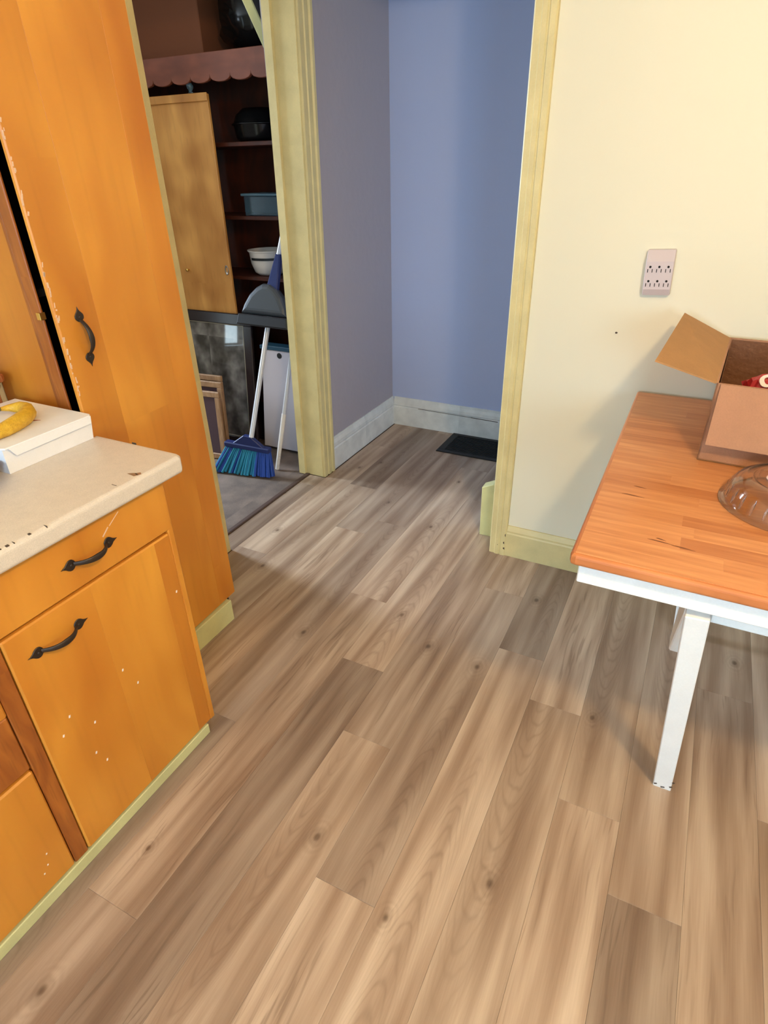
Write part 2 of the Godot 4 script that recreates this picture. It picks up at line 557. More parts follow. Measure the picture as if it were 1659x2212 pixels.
# ---------------------------------------------------------------- room shell
func build_room() -> void:
	var H := 2.36
	var st := start()
	# cream wall with the outlet, and the header over the way into the hallway
	box(st, -0.58, 2.7, -0.1, H, 2.156, 2.256, 0.0)
	box(st, -1.636, -0.58, 2.12, H, 2.156, 2.256, 0.0)
	struct("wall_north", st, M.wall, "cream painted wall with the outlet behind the table", "wall")
	st = start()
	box(st, 2.6, 2.7, -0.1, H, -3.6, 2.156, 0.0)
	struct("wall_east", st, M.wall, "cream wall on the far side of the table", "wall")
	st = start()   # wall behind the camera with a window opening
	box(st, -1.78, -1.0, -0.1, H, -3.6, -3.5, 0.0)
	box(st, 0.0, 1.6, -0.1, H, -3.6, -3.5, 0.0)
	box(st, -1.0, 0.0, -0.1, 0.98, -3.6, -3.5, 0.0)
	box(st, -1.0, 0.0, 2.12, H, -3.6, -3.5, 0.0)
	box(st, 2.5, 2.7, -0.1, H, -3.6, -3.5, 0.0)
	box(st, 1.6, 2.5, -0.1, 0.9, -3.6, -3.5, 0.0)
	box(st, 1.6, 2.5, 2.1, H, -3.6, -3.5, 0.0)
	struct("wall_south", st, M.wall, "cream kitchen wall with a window and an added fill window", "wall")
	make_window("window_1", 1.6, 2.5, 0.9, 2.1, -3.55, false, "white kitchen window behind the viewer")
	make_window("window_5", -1.0, 0.0, 0.98, 2.12, -3.55, false, "added white window behind the viewer for cool fill light")
	st = start()   # wall between kitchen and pantry, around the pantry doorway
	box(st, -1.77, -1.636, -0.1, H, -3.5, 1.655, 0.0)
	box(st, -1.77, -1.636, 2.10, H, 1.655, 2.475, 0.0)
	struct("wall_west", st, M.wall, "cream wall behind the cabinets, open at the pantry doorway", "wall")
	st = start()
	box(st, -1.77, -1.636, -0.1, H, 2.475, 3.339, 0.0)
	struct("wall_hallway_side", st, M.hall_left, "lavender grey hallway wall beside the pantry door casing", "wall")
	st = start()
	box(st, -1.77, 1.3, -0.1, H, 3.339, 3.44, 0.0)
	struct("wall_hallway_end", st, M.hall, "pale blue wall at the end of the hallway above the floor vent", "wall")
	st = start()
	box(st, 1.2, 1.3, -0.1, 0.85, 2.256, 3.339, 0.0)
	box(st, 1.2, 1.3, 1.95, H, 2.256, 3.339, 0.0)
	box(st, 1.2, 1.3, 0.85, 1.95, 2.256, 2.5, 0.0)
	box(st, 1.2, 1.3, 0.85, 1.95, 3.2, 3.339, 0.0)
	struct("wall_hallway_right", st, M.hall, "pale blue hallway wall with a window round the corner", "wall")
	make_window("window_2", 2.5, 3.2, 0.85, 1.95, 1.25, true, "white hallway window round the corner")
	# pantry shell
	st = start()
	box(st, -4.6, -1.77, -0.1, H, 3.12, 3.22, 0.0)
	struct("wall_pantry_end", st, M.pantry_wall, "dim wall behind the pantry cupboard", "wall")
	st = start()
	box(st, -4.6, -1.77, -0.1, H, -0.7, -0.6, 0.0)
	struct("wall_pantry_near", st, M.pantry_wall, "dim near wall of the pantry", "wall")
	st = start()
	box(st, -4.6, -4.5, -0.1, 0.95, 0.22, 3.12, 0.0)
	box(st, -4.6, -4.5, -0.1, 0.24, -0.6, 0.22, 0.0)
	box(st, -4.6, -4.5, 2.15, H, -0.6, 3.12, 0.0)
	box(st, -4.6, -4.5, 0.24, 2.15, -0.6, -0.25, 0.0)
	box(st, -4.6, -4.5, 0.95, 2.15, 0.22, 1.65, 0.0)
	box(st, -4.6, -4.5, 0.95, 2.15, 2.35, 3.12, 0.0)
	struct("wall_pantry_outer", st, M.pantry_wall, "outer pantry wall with two windows", "wall")
	make_window("window_3", 1.65, 2.35, 0.95, 2.15, -4.55, true, "pantry window opposite the doorway")
	make_window("window_4", -0.25, 0.22, 0.24, 2.15, -4.55, true, "tall narrow pantry window near the inner corner")
	st = start()
	box(st, -4.6, 2.7, H, H + 0.1, -3.6, 3.44, 0.0)
	struct("ceiling", st, M.ceiling, "plain off-white ceiling over kitchen, hallway and pantry", "ceiling")
	# the lamp
	var l := thing("ceiling_lamp", "round frosted glass ceiling lamp hanging over the kitchen", "lamp", P(0.5, 2.36, 0.2))
	st = start()
	lathe(st, PackedVector2Array([Vector2(0.001, 2.36), Vector2(0.075, 2.36), Vector2(0.075, 2.335), Vector2(0.03, 2.32), Vector2(0.014, 2.31), Vector2(0.014, 2.21), Vector2(0.045, 2.20)]), 24, Transform3D(Basis(), P(0.5, 0, 0.2)))
	obj("canopy", st, M.brass, l)
	st = start()
	var prof := PackedVector2Array()
	for k in 17:
		var a := PI * k / 16.0
		prof.append(Vector2(maxf(0.0, 0.1 * sin(a)), 2.11 - 0.1 * cos(a)))
	lathe(st, prof, 32, Transform3D(Basis(), P(0.5, 0, 0.2)))
	obj("glass_globe", st, M.lamp, l)

# a window in a wall across d (turned = false) or across x (turned = true, a0..a1 in d)
func make_window(called: String, a0: float, a1: float, y0: float, y1: float, at: float, turned: bool, label: String) -> void:
	var o := Node3D.new()
	o.name = called
	add_child(o)
	o.set_meta("kind", "structure")
	tag(o, label, "window")
	var bars := [[a0, a0 + 0.05, y0, y1], [a1 - 0.05, a1, y0, y1], [a0 + 0.05, a1 - 0.05, y0, y0 + 0.05], [a0 + 0.05, a1 - 0.05, y1 - 0.05, y1], [a0 + 0.05, a1 - 0.05, (y0 + y1) / 2 - 0.02, (y0 + y1) / 2 + 0.02]]
	var st := start()
	for b in bars:
		if turned:
			box(st, at - 0.03, at + 0.03, b[2], b[3], b[0], b[1], 0.003)
		else:
			box(st, b[0], b[1], b[2], b[3], at - 0.03, at + 0.03, 0.003)
	obj("window_frame", st, M.white_paint, o)
	st = start()
	if turned:
		quad(st, P(at, y0, a0), P(at, y1, a0), P(at, y1, a1), P(at, y0, a1), Vector3.RIGHT)
	else:
		quad(st, P(a0, y0, at), P(a0, y1, at), P(a1, y1, at), P(a1, y0, at), Vector3.FORWARD)
	obj("pane", st, M.pane, o)

# ---------------------------------------------------------------- floor
func build_floor() -> void:
	var st := start()
	box(st, -1.715, 2.6, -0.1, -0.0062, -3.5, 3.339, 0.0)
	var fl := struct("floor", st, M.joint, "grey brown oak-look plank floor of kitchen and hallway", "floor")
	var texs := []
	for k in 9:
		texs.append(plank_texture(100 + k * 3, 176, 1024, k % 3 != 1))
	var tints := [rgb(202, 197, 194), rgb(220, 215, 212), rgb(236, 231, 226), rgb(250, 246, 242)]
	var mats := {}
	var rng := RandomNumberGenerator.new()
	rng.seed = 4
	var first := {-6: 1.1, -5: 1.71, -4: 1.2, -3: 2.04, -2: 0.92, -1: 0.38, 0: 1.30, 1: 1.036, 2: 0.637, 3: 1.577, 4: 1.394, 5: 1.091, 6: 0.898, 7: 0.42, 8: 1.25}
	# tone (0 dark .. 3 light) and texture of planks that the photograph shows well: row, then the plank's place counted from the known joint
	var known := {Vector2i(-1, 0): [2, 1], Vector2i(-1, -1): [1, 3], Vector2i(0, 0): [3, 0], Vector2i(0, -1): [0, 4], Vector2i(1, 0): [1, 7], Vector2i(1, -1): [2, 3], Vector2i(2, 0): [1, 2], Vector2i(2, -1): [3, 1], Vector2i(2, 1): [2, 4],
		Vector2i(3, -1): [3, 5], Vector2i(3, 0): [0, 3], Vector2i(4, 0): [3, 1], Vector2i(4, -1): [2, 6], Vector2i(5, -1): [3, 4], Vector2i(5, 0): [2, 8], Vector2i(6, -1): [0, 7], Vector2i(6, 0): [2, 5], Vector2i(7, 0): [2, 4], Vector2i(-2, -1): [0, 6], Vector2i(-2, 0): [1, 2]}
	for row in range(-6, 23):
		var x0 := -0.837 + 0.15515 * row
		var x1 := x0 + 0.15515
		var j0: float = first.get(row, rng.randf_range(0.0, 1.25))
		for k in range(-5, 3):
			var d0 := j0 + 1.25 * k
			var d1 := d0 + 1.25
			var tone := rng.randi_range(0, 3)
			var tex := rng.randi_range(0, 8)
			var off := rng.randf()
			if known.has(Vector2i(row, k)):
				tone = known[Vector2i(row, k)][0]
				tex = known[Vector2i(row, k)][1]
			var a := maxf(d0, -3.5)
			var b := minf(d1, 3.339)
			var xa := x0
			var xb := minf(x1, 2.6)
			if row == -6:
				a = maxf(a, 1.672)
				b = minf(b, 2.455)
				xa = -1.712
			elif row == -5:
				xa = maxf(xa, -1.634)
			if b - a < 0.03 or (row > 2 and a > 2.0 and xa > 1.15):
				continue
			var key := tone * 10 + tex
			if not mats.has(key):
				var m := mat(tints[tone], 0.46)
				m.albedo_texture = texs[tex]
				mats[key] = m
			var pst := start()
			plank(pst, xa, xb, a, b, x0, d0, off)
			obj("plank", pst, mats[key], fl)
	# pantry floor lies a little lower behind a worn threshold edge
	st = start()
	box(st, -4.5, -1.717, -0.1, -0.004, -0.6, 3.12, 0.0)
	struct("floor_pantry", st, M.pantry_floor, "worn dusty grey pantry floor behind the doorway", "floor")
	st = start()
	extrude(st, PackedVector2Array([Vector2(-1.742, -0.005), Vector2(-1.712, -0.005), Vector2(-1.712, 0.003), Vector2(-1.718, 0.0055), Vector2(-1.737, 0.0045)]), -2.458, -1.673, 0.0, Transform3D())
	struct("trim_threshold", st, mat(rgb(74, 52, 40), 0.6), "narrow dark brown threshold strip at the pantry doorway", "threshold")

func plank(st: SurfaceTool, xa: float, xb: float, a: float, b: float, x0: float, d0: float, off: float) -> void:
	var g := 0.00015
	var e := 0.0006
	xa += g
	xb -= g
	a += g
	b -= g
	var uv := func(p: Vector3) -> Vector2:
		var u := clampf((p.x - x0) / 0.15515, 0.01, 0.99)
		var v := clampf((-p.z - d0) / 1.25, 0.002, 0.998)
		return Vector2(1.0 - u if off < 0.5 else u, 1.0 - v if fmod(off * 10.0, 1.0) < 0.5 else v)
	var lo := [P(xa, -0.0005, a), P(xb, -0.0005, a), P(xb, -0.0005, b), P(xa, -0.0005, b)]
	var hi := [P(xa + e, 0, a + e), P(xb - e, 0, a + e), P(xb - e, 0, b - e), P(xa + e, 0, b - e)]
	var bt := [P(xa, -0.006, a), P(xb, -0.006, a), P(xb, -0.006, b), P(xa, -0.006, b)]
	var outs := [Vector3(0, 0, 1), Vector3(1, 0, 0), Vector3(0, 0, -1), Vector3(-1, 0, 0)]
	quad(st, hi[0], hi[1], hi[2], hi[3], Vector3.UP, uv.call(hi[0]), uv.call(hi[1]), uv.call(hi[2]), uv.call(hi[3]))
	for i in 4:
		var j := (i + 1) % 4
		quad(st, lo[i], lo[j], hi[j], hi[i], outs[i] + Vector3.UP, uv.call(lo[i]), uv.call(lo[j]), uv.call(hi[j]), uv.call(hi[i]))
		quad(st, bt[i], bt[j], lo[j], lo[i], outs[i], uv.call(lo[i]), uv.call(lo[j]), uv.call(lo[j]), uv.call(lo[i]))

# ---------------------------------------------------------------- casings and baseboards
# a profile (x across, y proud) run upwards between y0 and y1
func casing(st: SurfaceTool, prof: PackedVector2Array, y0: float, y1: float, origin: Vector3, across: Vector3, proud: Vector3) -> void:
	var o := PackedVector2Array()
	for p in prof:
		o.append(p)
	var xf := Transform3D(Basis(across, proud, across.cross(proud)), origin)
	var up := xf.basis.z.dot(Vector3.UP)
	if up > 0:
		extrude(st, o, y0, y1, 0.0, xf)
	else:
		extrude(st, o, -y1, -y0, 0.0, xf)

func build_trim() -> void:
	var st := start()
	# casing round the way into the hallway, on the cream wall
	var pr := PackedVector2Array([Vector2(0, 0), Vector2(0.07, 0), Vector2(0.07, 0.017), Vector2(0.066, 0.021), Vector2(0.050, 0.021), Vector2(0.046, 0.017), Vector2(0.043, 0.017), Vector2(0.04, 0.020), Vector2(0.026, 0.020), Vector2(0.023, 0.015), Vector2(0.004, 0.015), Vector2(0, 0.012)])
	casing(st, pr, 0.0, 2.19, P(-0.592, 0, 2.156), Vector3.RIGHT, Vector3(0, 0, 1))
	box(st, -0.592, -0.578, 0.0, 2.12, 2.156, 2.258, 0.001)
	var t := struct("trim_1", st, M.trim, "yellow green door casing on the left end of the cream wall", "door casing")
	st = start()
	for c in [[-0.530, 0.062, 0.006, 0.016], [-0.528, 0.035, 0.008, 0.014], [-0.526, 0.10, 0.004, 0.02], [-0.556, 0.048, 0.004, 0.004]]:
		extrude(st, PackedVector2Array([Vector2(c[0] - c[2] / 2, c[1]), Vector2(c[0] + c[2] / 2, c[1] - c[3] / 3), Vector2(c[0] + c[2] / 3, c[1] + c[3] / 2), Vector2(c[0] - c[2] / 3, c[1] + c[3] / 3)]), -2.1352, -2.1345, 0.0)
	obj("paint_chip", st, M.chip_dark, t).set_meta("kind", "stuff")
	# hallway side plinth of the same opening
	st = start()
	extrude(st, PackedVector2Array([Vector2(-0.675, 0), Vector2(-0.58, 0), Vector2(-0.58, 0.262), Vector2(-0.63, 0.262), Vector2(-0.678, 0.238)]), -2.31, -2.256, 0.002)
	struct("trim_2", st, M.trim_pale, "pale green plinth block with a cut corner behind the right door casing", "plinth")
	# jamb and casing of the pantry doorway: far side, leaning a little
	var far := Node3D.new()
	far.name = "trim_3"
	add_child(far)
	far.position = P(-1.7, 0, 2.46)
	far.set_meta("kind", "structure")
	tag(far, "yellow green pantry door jamb with latch notch and moulded casing", "door jamb")
	st = start()
	box(st, -1.772, -1.63, 0.0, 2.1, 2.459, 2.476, 0.0015)
	obj("jamb_board", st, M.trim, far)
	st = start()
	extrude(st, PackedVector2Array([Vector2(-1.776, 2.449), Vector2(-1.738, 2.449), Vector2(-1.734, 2.459), Vector2(-1.776, 2.459)]), 0.0, 2.1, 0.0, Transform3D(Basis(Vector3.RIGHT, Vector3(0, 0, -1), Vector3(0, 1, 0)), Vector3.ZERO))
	obj("stop_strip", st, M.trim, far)
	st = start()
	var pr2 := PackedVector2Array([Vector2(0, 0), Vector2(0.108, 0), Vector2(0.108, 0.016), Vector2(0.1, 0.022), Vector2(0.084, 0.022), Vector2(0.078, 0.015), Vector2(0.07, 0.015), Vector2(0.066, 0.019), Vector2(0.045, 0.019), Vector2(0.041, 0.014), Vector2(0.034, 0.014), Vector2(0.03, 0.018), Vector2(0.006, 0.018), Vector2(0, 0.013)])
	casing(st, pr2, 0.0, 2.19, P(-1.636, 0, 2.461), Vector3(0, 0, -1), Vector3.RIGHT)
	obj("door_casing", st, M.trim, far)
	st = start()
	box(st, -1.762, -1.740, 0.915, 0.93, 2.4575, 2.4595, 0.0)
	box(st, -1.745, -1.738, 0.87, 0.915, 2.4575, 2.4595, 0.0)
	obj("latch_notch", st, mat(rgb(122, 108, 62), 0.7), far)
	far.rotation.z = -0.0145
	# near side of the pantry doorway
	st = start()
	casing(st, pr2, 0.0, 2.19, P(-1.636, 0, 1.672), Vector3(0, 0, 1), Vector3.RIGHT)
	box(st, -1.772, -1.632, 0.0, 2.1, 1.655, 1.672, 0.0015)
	var near := struct("trim_4", st, M.trim, "yellow green pantry door casing beside the tall cabinet", "door casing")
	var pivot := Transform3D(Basis(), P(-1.62, 0, 1.672))
	near.transform = pivot * Transform3D(Basis(Vector3.RIGHT, 0.0095), Vector3.ZERO) * pivot.affine_inverse()
	st = start()
	box(st, -1.772, -1.614, 2.08, 2.19, 1.56, 2.58, 0.0015)
	struct("trim_5", st, M.trim, "yellow green head casing over the pantry doorway", "door casing")
	# baseboards
	st = start()
	var bp := PackedVector2Array([Vector2(0, 0), Vector2(0.017, 0), Vector2(0.017, 0.108), Vector2(0.014, 0.114), Vector2(0.014, 0.122), Vector2(0.010, 0.133), Vector2(0.006, 0.142), Vector2(0, 0.142)])
	var toward := Basis(Vector3(0, 0, 1), Vector3.UP, Vector3(-1, 0, 0))
	extrude(st, bp, -2.6, 0.522, 0.0, Transform3D(toward, P(0, 0, 2.156)))
	struct("baseboard_north", st, M.trim, "yellow green baseboard under the cream wall", "baseboard")
	var hp := PackedVector2Array([Vector2(0, 0), Vector2(0.016, 0), Vector2(0.016, 0.118), Vector2(0.012, 0.126), Vector2(0.016, 0.132), Vector2(0.014, 0.150), Vector2(0.008, 0.168), Vector2(0.006, 0.182), Vector2(0, 0.182)])
	st = start()
	extrude(st, hp, -1.2, 1.62, 0.0, Transform3D(toward, P(0, 0, 3.339)))
	var bhe := struct("baseboard_hallway_end", st, M.white_base, "white moulded baseboard at the end of the hallway", "baseboard")
	st = start()
	bar(st, P(-1.45, 0.125, 3.3225), P(-1.10, 0.122, 3.3225), 0.0025, 0.001, Vector3.UP, 0.0)
	bar(st, P(-1.10, 0.122, 3.3225), P(-0.93, 0.119, 3.3225), 0.004, 0.001, Vector3.UP, 0.0)
	obj("crack", st, M.chip_dark, bhe).set_meta("kind", "stuff")
	st = start()
	extrude(st, hp, -3.339, -2.571, 0.0, Transform3D(Basis(Vector3.RIGHT, Vector3.UP, Vector3(0, 0, 1)), P(-1.636, 0, 0)))
	struct("baseboard_hallway_side", st, M.white_base, "white moulded baseboard along the left hallway wall", "baseboard")

# ---------------------------------------------------------------- cabinets
# forged pull with two leaf plates; made along x, standing out towards z of xf
func pull(st: SurfaceTool, xf: Transform3D) -> void:
	for s in [-1.0, 1.0]:
		var half := [Vector2(0.0715, 0.0), Vector2(0.0655, 0.0016), Vector2(0.0605, 0.0046), Vector2(0.056, 0.0092), Vector2(0.0515, 0.0122), Vector2(0.047, 0.0128), Vector2(0.0425, 0.0112), Vector2(0.039, 0.0075), Vector2(0.037, 0.004)]
		var poly := PackedVector2Array()
		for p in half:
			poly.append(Vector2(p.x * s, p.y))
		for k in range(half.size() - 1, 0, -1):
			poly.append(Vector2(half[k].x * s, -half[k].y))
		extrude(st, poly, 0.0, 0.0032, 0.0012, xf)
		lathe(st, PackedVector2Array([Vector2(0.003, 0.0), Vector2(0.0026, 0.0012), Vector2(0.0014, 0.0019), Vector2(0.0, 0.0021)]), 10, xf * Transform3D(Basis(Vector3.RIGHT, Vector3(0, 0, 1), Vector3(0, -1, 0)), Vector3(0.0475 * s, 0, 0.0031)))
	var pts := PackedVector3Array()
	var rad := PackedFloat32Array()
	for k in 15:
		var t := -1.0 + k / 7.0
		pts.append(xf * Vector3(0.041 * t, 0, 0.003 + 0.023 * (1.0 - pow(absf(t), 2.4))))
		rad.append(0.0048 + 0.0030 * (1.0 - absf(t)))
	tube(st, pts, rad, 12, 0.5, xf.basis.z)

func build_lower_cabinet() -> void:
	var xf := -1.037
	var c := thing("base_cabinet", "amber wood base cabinet with drawers under the worn countertop", "cabinet", P(-1.3, 0, 0.45))
	var st := start()
	box(st, -1.63, -1.058, 0.035, 0.829, -0.6, 0.889, 0.002)
	obj("body", st, M.amber_dark, c)
	# face frame stiles
	box_part("stile", M.amber_dark, c, -1.06, -1.0405, 0.037, 0.829, 0.399, 0.434, 0.002)
	box_part("stile", M.amber_flat, c, -1.06, -1.0385, 0.037, 0.829, 0.872, 0.89, 0.003)
	box_part("toe_strip", M.trim_pale, c, -1.062, -1.036, 0.0, 0.035, -0.6, 0.858, 0.002)
	# drawer and door at the right
	st = start()
	box(st, -1.06, xf, 0.694, 0.827, 0.434, 0.887, 0.004)
	var dr := obj("drawer", st, M.amber_flat, c)
	st = start()
	pull(st, Transform3D(Basis(Vector3(0, 0, -1), Vector3.UP, Vector3.RIGHT), P(xf, 0.757, 0.66)))
	obj("handle", st, M.iron, dr)
	st = start()
	bar(st, P(xf, 0.790, 0.718), P(xf, 0.775, 0.700), 0.003, 0.0008, Vector3.UP, 0.0)
	bar(st, P(xf, 0.811, 0.752), P(xf, 0.791, 0.722), 0.002, 0.0008, Vector3.UP, 0.0)
	obj("scratch", st, M.edge_wear, dr)
	st = start()
	box(st, -1.06, xf, 0.042, 0.688, 0.436, 0.871, 0.003)
	var dm := door_material()
	var door := obj("door", st, dm, c)
	var strips := [[0.4395, 0.6362, 0], [0.6368, 0.8215, 1], [0.8221, 0.868, 2]]
	for k in strips:
		st = start()
		box(st, xf - 0.0008, xf + 0.0005, 0.0455, 0.6845, k[0], k[1], 0.0003)
		obj("veneer_strip", st, veneer(k[2]), door)
	st = start()
	pull(st, Transform3D(Basis(Vector3(0, 0, -1), Vector3.UP, Vector3.RIGHT), P(xf, 0.621, 0.54)))
	obj("handle", st, M.iron, door)
	st = start()
	for s in [[0.503, 0.427], [0.477, 0.393], [0.55, 0.361], [0.529, 0.281], [0.547, 0.236], [0.68, 0.366], [0.652, 0.432], [0.854, 0.524]]:
		bar(st, P(xf + 0.0009, s[1] - 0.003, s[0] - 0.001), P(xf + 0.0009, s[1] + 0.003, s[0] + 0.001), 0.0035, 0.0008, Vector3(0, 0, -1), 0.0)
	obj("paint_speck", st, M.letter, door).set_meta("kind", "stuff")
	# left bank
	box_part("drawer", M.amber, c, -1.06, xf, 0.532, 0.827, -0.1, 0.397, 0.004)
	box_part("rail", M.amber_dark, c, -1.06, -1.041, 0.378, 0.530, -0.1, 0.397, 0.003)
	st = start()
	box(st, -1.06, xf, 0.042, 0.374, -0.1, 0.396, 0.004)
	var d2 := obj("drawer", st, M.amber_flat, c)
	st = start()
	for s in [[0.352, 0.146], [0.332, 0.10], [0.345, 0.115]]:
		bar(st, P(xf, s[1] - 0.002, s[0]), P(xf, s[1] + 0.002, s[0] + 0.001), 0.003, 0.0008, Vector3(0, 0, -1), 0.0)
	obj("paint_speck", st, M.letter, d2).set_meta("kind", "stuff")
	# countertop
	var top := thing("countertop", "speckled beige laminate countertop with chipped rounded edge", "countertop", P(-1.3, 0.829, 0.5))
	st = start()
	extrude(st, PackedVector2Array([Vector2(-1.634, -0.6), Vector2(-1.012, -0.6), Vector2(-1.012, 0.93), Vector2(-1.022, 0.941), Vector2(-1.032, 0.944), Vector2(-1.302, 0.944), Vector2(-1.302, 0.925), Vector2(-1.634, 0.925)]), 0.829, 0.874, 0.011, Transform3D(Basis(Vector3.RIGHT, Vector3(0, 0, -1), Vector3.UP), Vector3.ZERO), 5)
	obj("worktop", st, M.counter, top)
	for k in [[-1.036, 0.812, 0.022, 0.012], [-1.028, 0.819, 0.012, 0.012]]:
		st = start()
		extrude(st, PackedVector2Array([Vector2(k[0] - k[2] * 0.7, k[1] - k[3] * 0.2), Vector2(k[0] + k[2] * 0.4, k[1] - k[3] * 0.5), Vector2(k[0] + k[2] * 0.6, k[1] + k[3] * 0.2), Vector2(k[0], k[1] + k[3] * 0.6), Vector2(k[0] - k[2] * 0.3, k[1] + k[3] * 0.3)]), 0.8725, 0.8745, 0.0, Transform3D(Basis(Vector3.RIGHT, Vector3(0, 0, -1), Vector3.UP), Vector3.ZERO))
		obj("chip", st, M.chip, top)
	for k in [[-1.033, 0.757, 0.016, 0.003], [-1.019, 0.58, 0.010, 0.002], [-1.020, 0.547, 0.006, 0.006], [-1.020, 0.515, 0.008, 0.0025], [-1.020, 0.503, 0.006, 0.007], [-1.020, 0.490, 0.004, 0.004], [-1.172, 0.9435, 0.014, 0.002]]:
		st = start()
		box(st, k[0] - k[2] / 2, k[0] + k[2] / 2, 0.868, 0.8744, k[1] - k[3] / 2, k[1] + k[3] / 2, 0.001)
		obj("chip", st, M.chip_dark, top)

func veneer(k: int) -> StandardMaterial3D:
	var m: StandardMaterial3D = M.amber_flat.duplicate()
	m.uv1_offset = Vector3(0.17 * k + 0.1, 0.37 * k, 0.29 * k + 0.05)
	m.uv1_scale = Vector3.ONE * 0.6
	m.albedo_color = [rgb(252, 248, 240), rgb(255, 255, 250), rgb(236, 222, 206), rgb(246, 244, 238), rgb(255, 255, 252), rgb(248, 238, 224)][k]
	return m

# the lower door: same veneer, with one visible seam and a little wear
func door_material() -> StandardMaterial3D:
	var m: StandardMaterial3D = M.amber_flat.duplicate()
	m.uv1_offset = Vector3(0.1, 0.55, 0.77)
	return m

func build_tall_cabinet() -> void:
	var c := thing("tall_cabinet", "tall amber wood cabinet with its plain door standing slightly ajar", "cabinet", P(-1.48, 0, 1.13))
	var st := start()
	# carcass: sides, back, top, shelves
	box(st, -1.632, -1.382, 0.0, 2.3, 0.945, 0.951, 0.001)
	obj("side_panel", st, M.amber_side, c)
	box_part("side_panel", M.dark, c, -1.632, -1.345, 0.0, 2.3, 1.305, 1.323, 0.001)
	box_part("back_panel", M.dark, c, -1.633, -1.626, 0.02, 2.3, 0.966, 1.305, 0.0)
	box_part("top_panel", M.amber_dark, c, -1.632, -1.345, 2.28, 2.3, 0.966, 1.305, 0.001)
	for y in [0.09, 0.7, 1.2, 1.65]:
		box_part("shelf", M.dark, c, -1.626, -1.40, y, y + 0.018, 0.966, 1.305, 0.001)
	# moulded front stile on the side that faces the counter
	st = start()
	box(st, -1.410, -1.374, 0.0, 2.3, 0.940, 0.947, 0.002)
	box(st, -1.424, -1.412, 0.0, 2.3, 0.943, 0.950, 0.002)
	obj("stile", st, M.amber_dark, c)
	box_part("toe_board", M.trim_pale, c, -1.345, -1.303, 0.0, 0.088, 0.95, 1.292, 0.002)
	# the door, hinged at the right, left edge swung out
	var hinge := P(-1.338, 0.0, 1.334)
	var along := (P(-1.328, 0, 0.927) - hinge).normalized()
	var out := Vector3.UP.cross(along).normalized()
	if out.x < 0:
		out = -out
	var xf := Transform3D(Basis(along, Vector3.UP, along.cross(Vector3.UP)), hinge)
	var sgn := 1.0 if xf.basis.z.dot(out) > 0 else -1.0
	st = start()
	box(st, 0.0, 0.407, 0.092, 2.27, minf(-0.008 * sgn, -0.02 * sgn), maxf(-0.008 * sgn, -0.02 * sgn), 0.0025, xf)
	var tm: StandardMaterial3D = M.amber_flat.duplicate()
	tm.uv1_offset = Vector3(0.4, 0.05, 0.02)
	tm.uv1_scale = Vector3(0.8, 0.8, 0.8) * 0.9
	var door := obj("door", st, tm, c)
	var cuts := [[0.003, 0.0838, 5], [0.0842, 0.2938, 4], [0.2942, 0.404, 3]]
	for k in cuts:
		st = start()
		box(st, k[0], k[1], 0.095, 2.267, minf(-0.0195 * sgn, -0.0206 * sgn), maxf(-0.0195 * sgn, -0.0206 * sgn), 0.0003, xf)
		obj("veneer_strip", st, veneer(k[2]), door)
	st = start()
	var hp := hinge + along * 0.346 + out * 0.02
	pull(st, Transform3D(Basis(Vector3(0, 1, 0), out.cross(Vector3(0, 1, 0)), out), Vector3(hp.x, 1.11, hp.z)))
	obj("handle", st, M.iron, door)
	st = start()
	var rng := RandomNumberGenerator.new()
	rng.seed = 9
	for k in 40:
		var y := 0.98 + 0.62 * pow(rng.randf(), 1.3)
		var q := hinge + along * (0.406 - rng.randf() * 0.006) + out * 0.0209
		bar(st, Vector3(q.x, y, q.z), Vector3(q.x, y + rng.randf_range(0.003, 0.014), q.z) + along * rng.randf_range(-0.003, 0.0), rng.randf_range(0.0015, 0.004), 0.0008, along, 0.0)
	obj("worn_edge", st, M.edge_wear, door).set_meta("kind", "stuff")
	st = start()
	box(st, -1.385, -1.372, 1.155, 1.172, 0.934, 0.950, 0.001)
	obj("catch", st, M.brass, c)
	c.rotation.x = 0.012
	c.position.z -= 0.0108

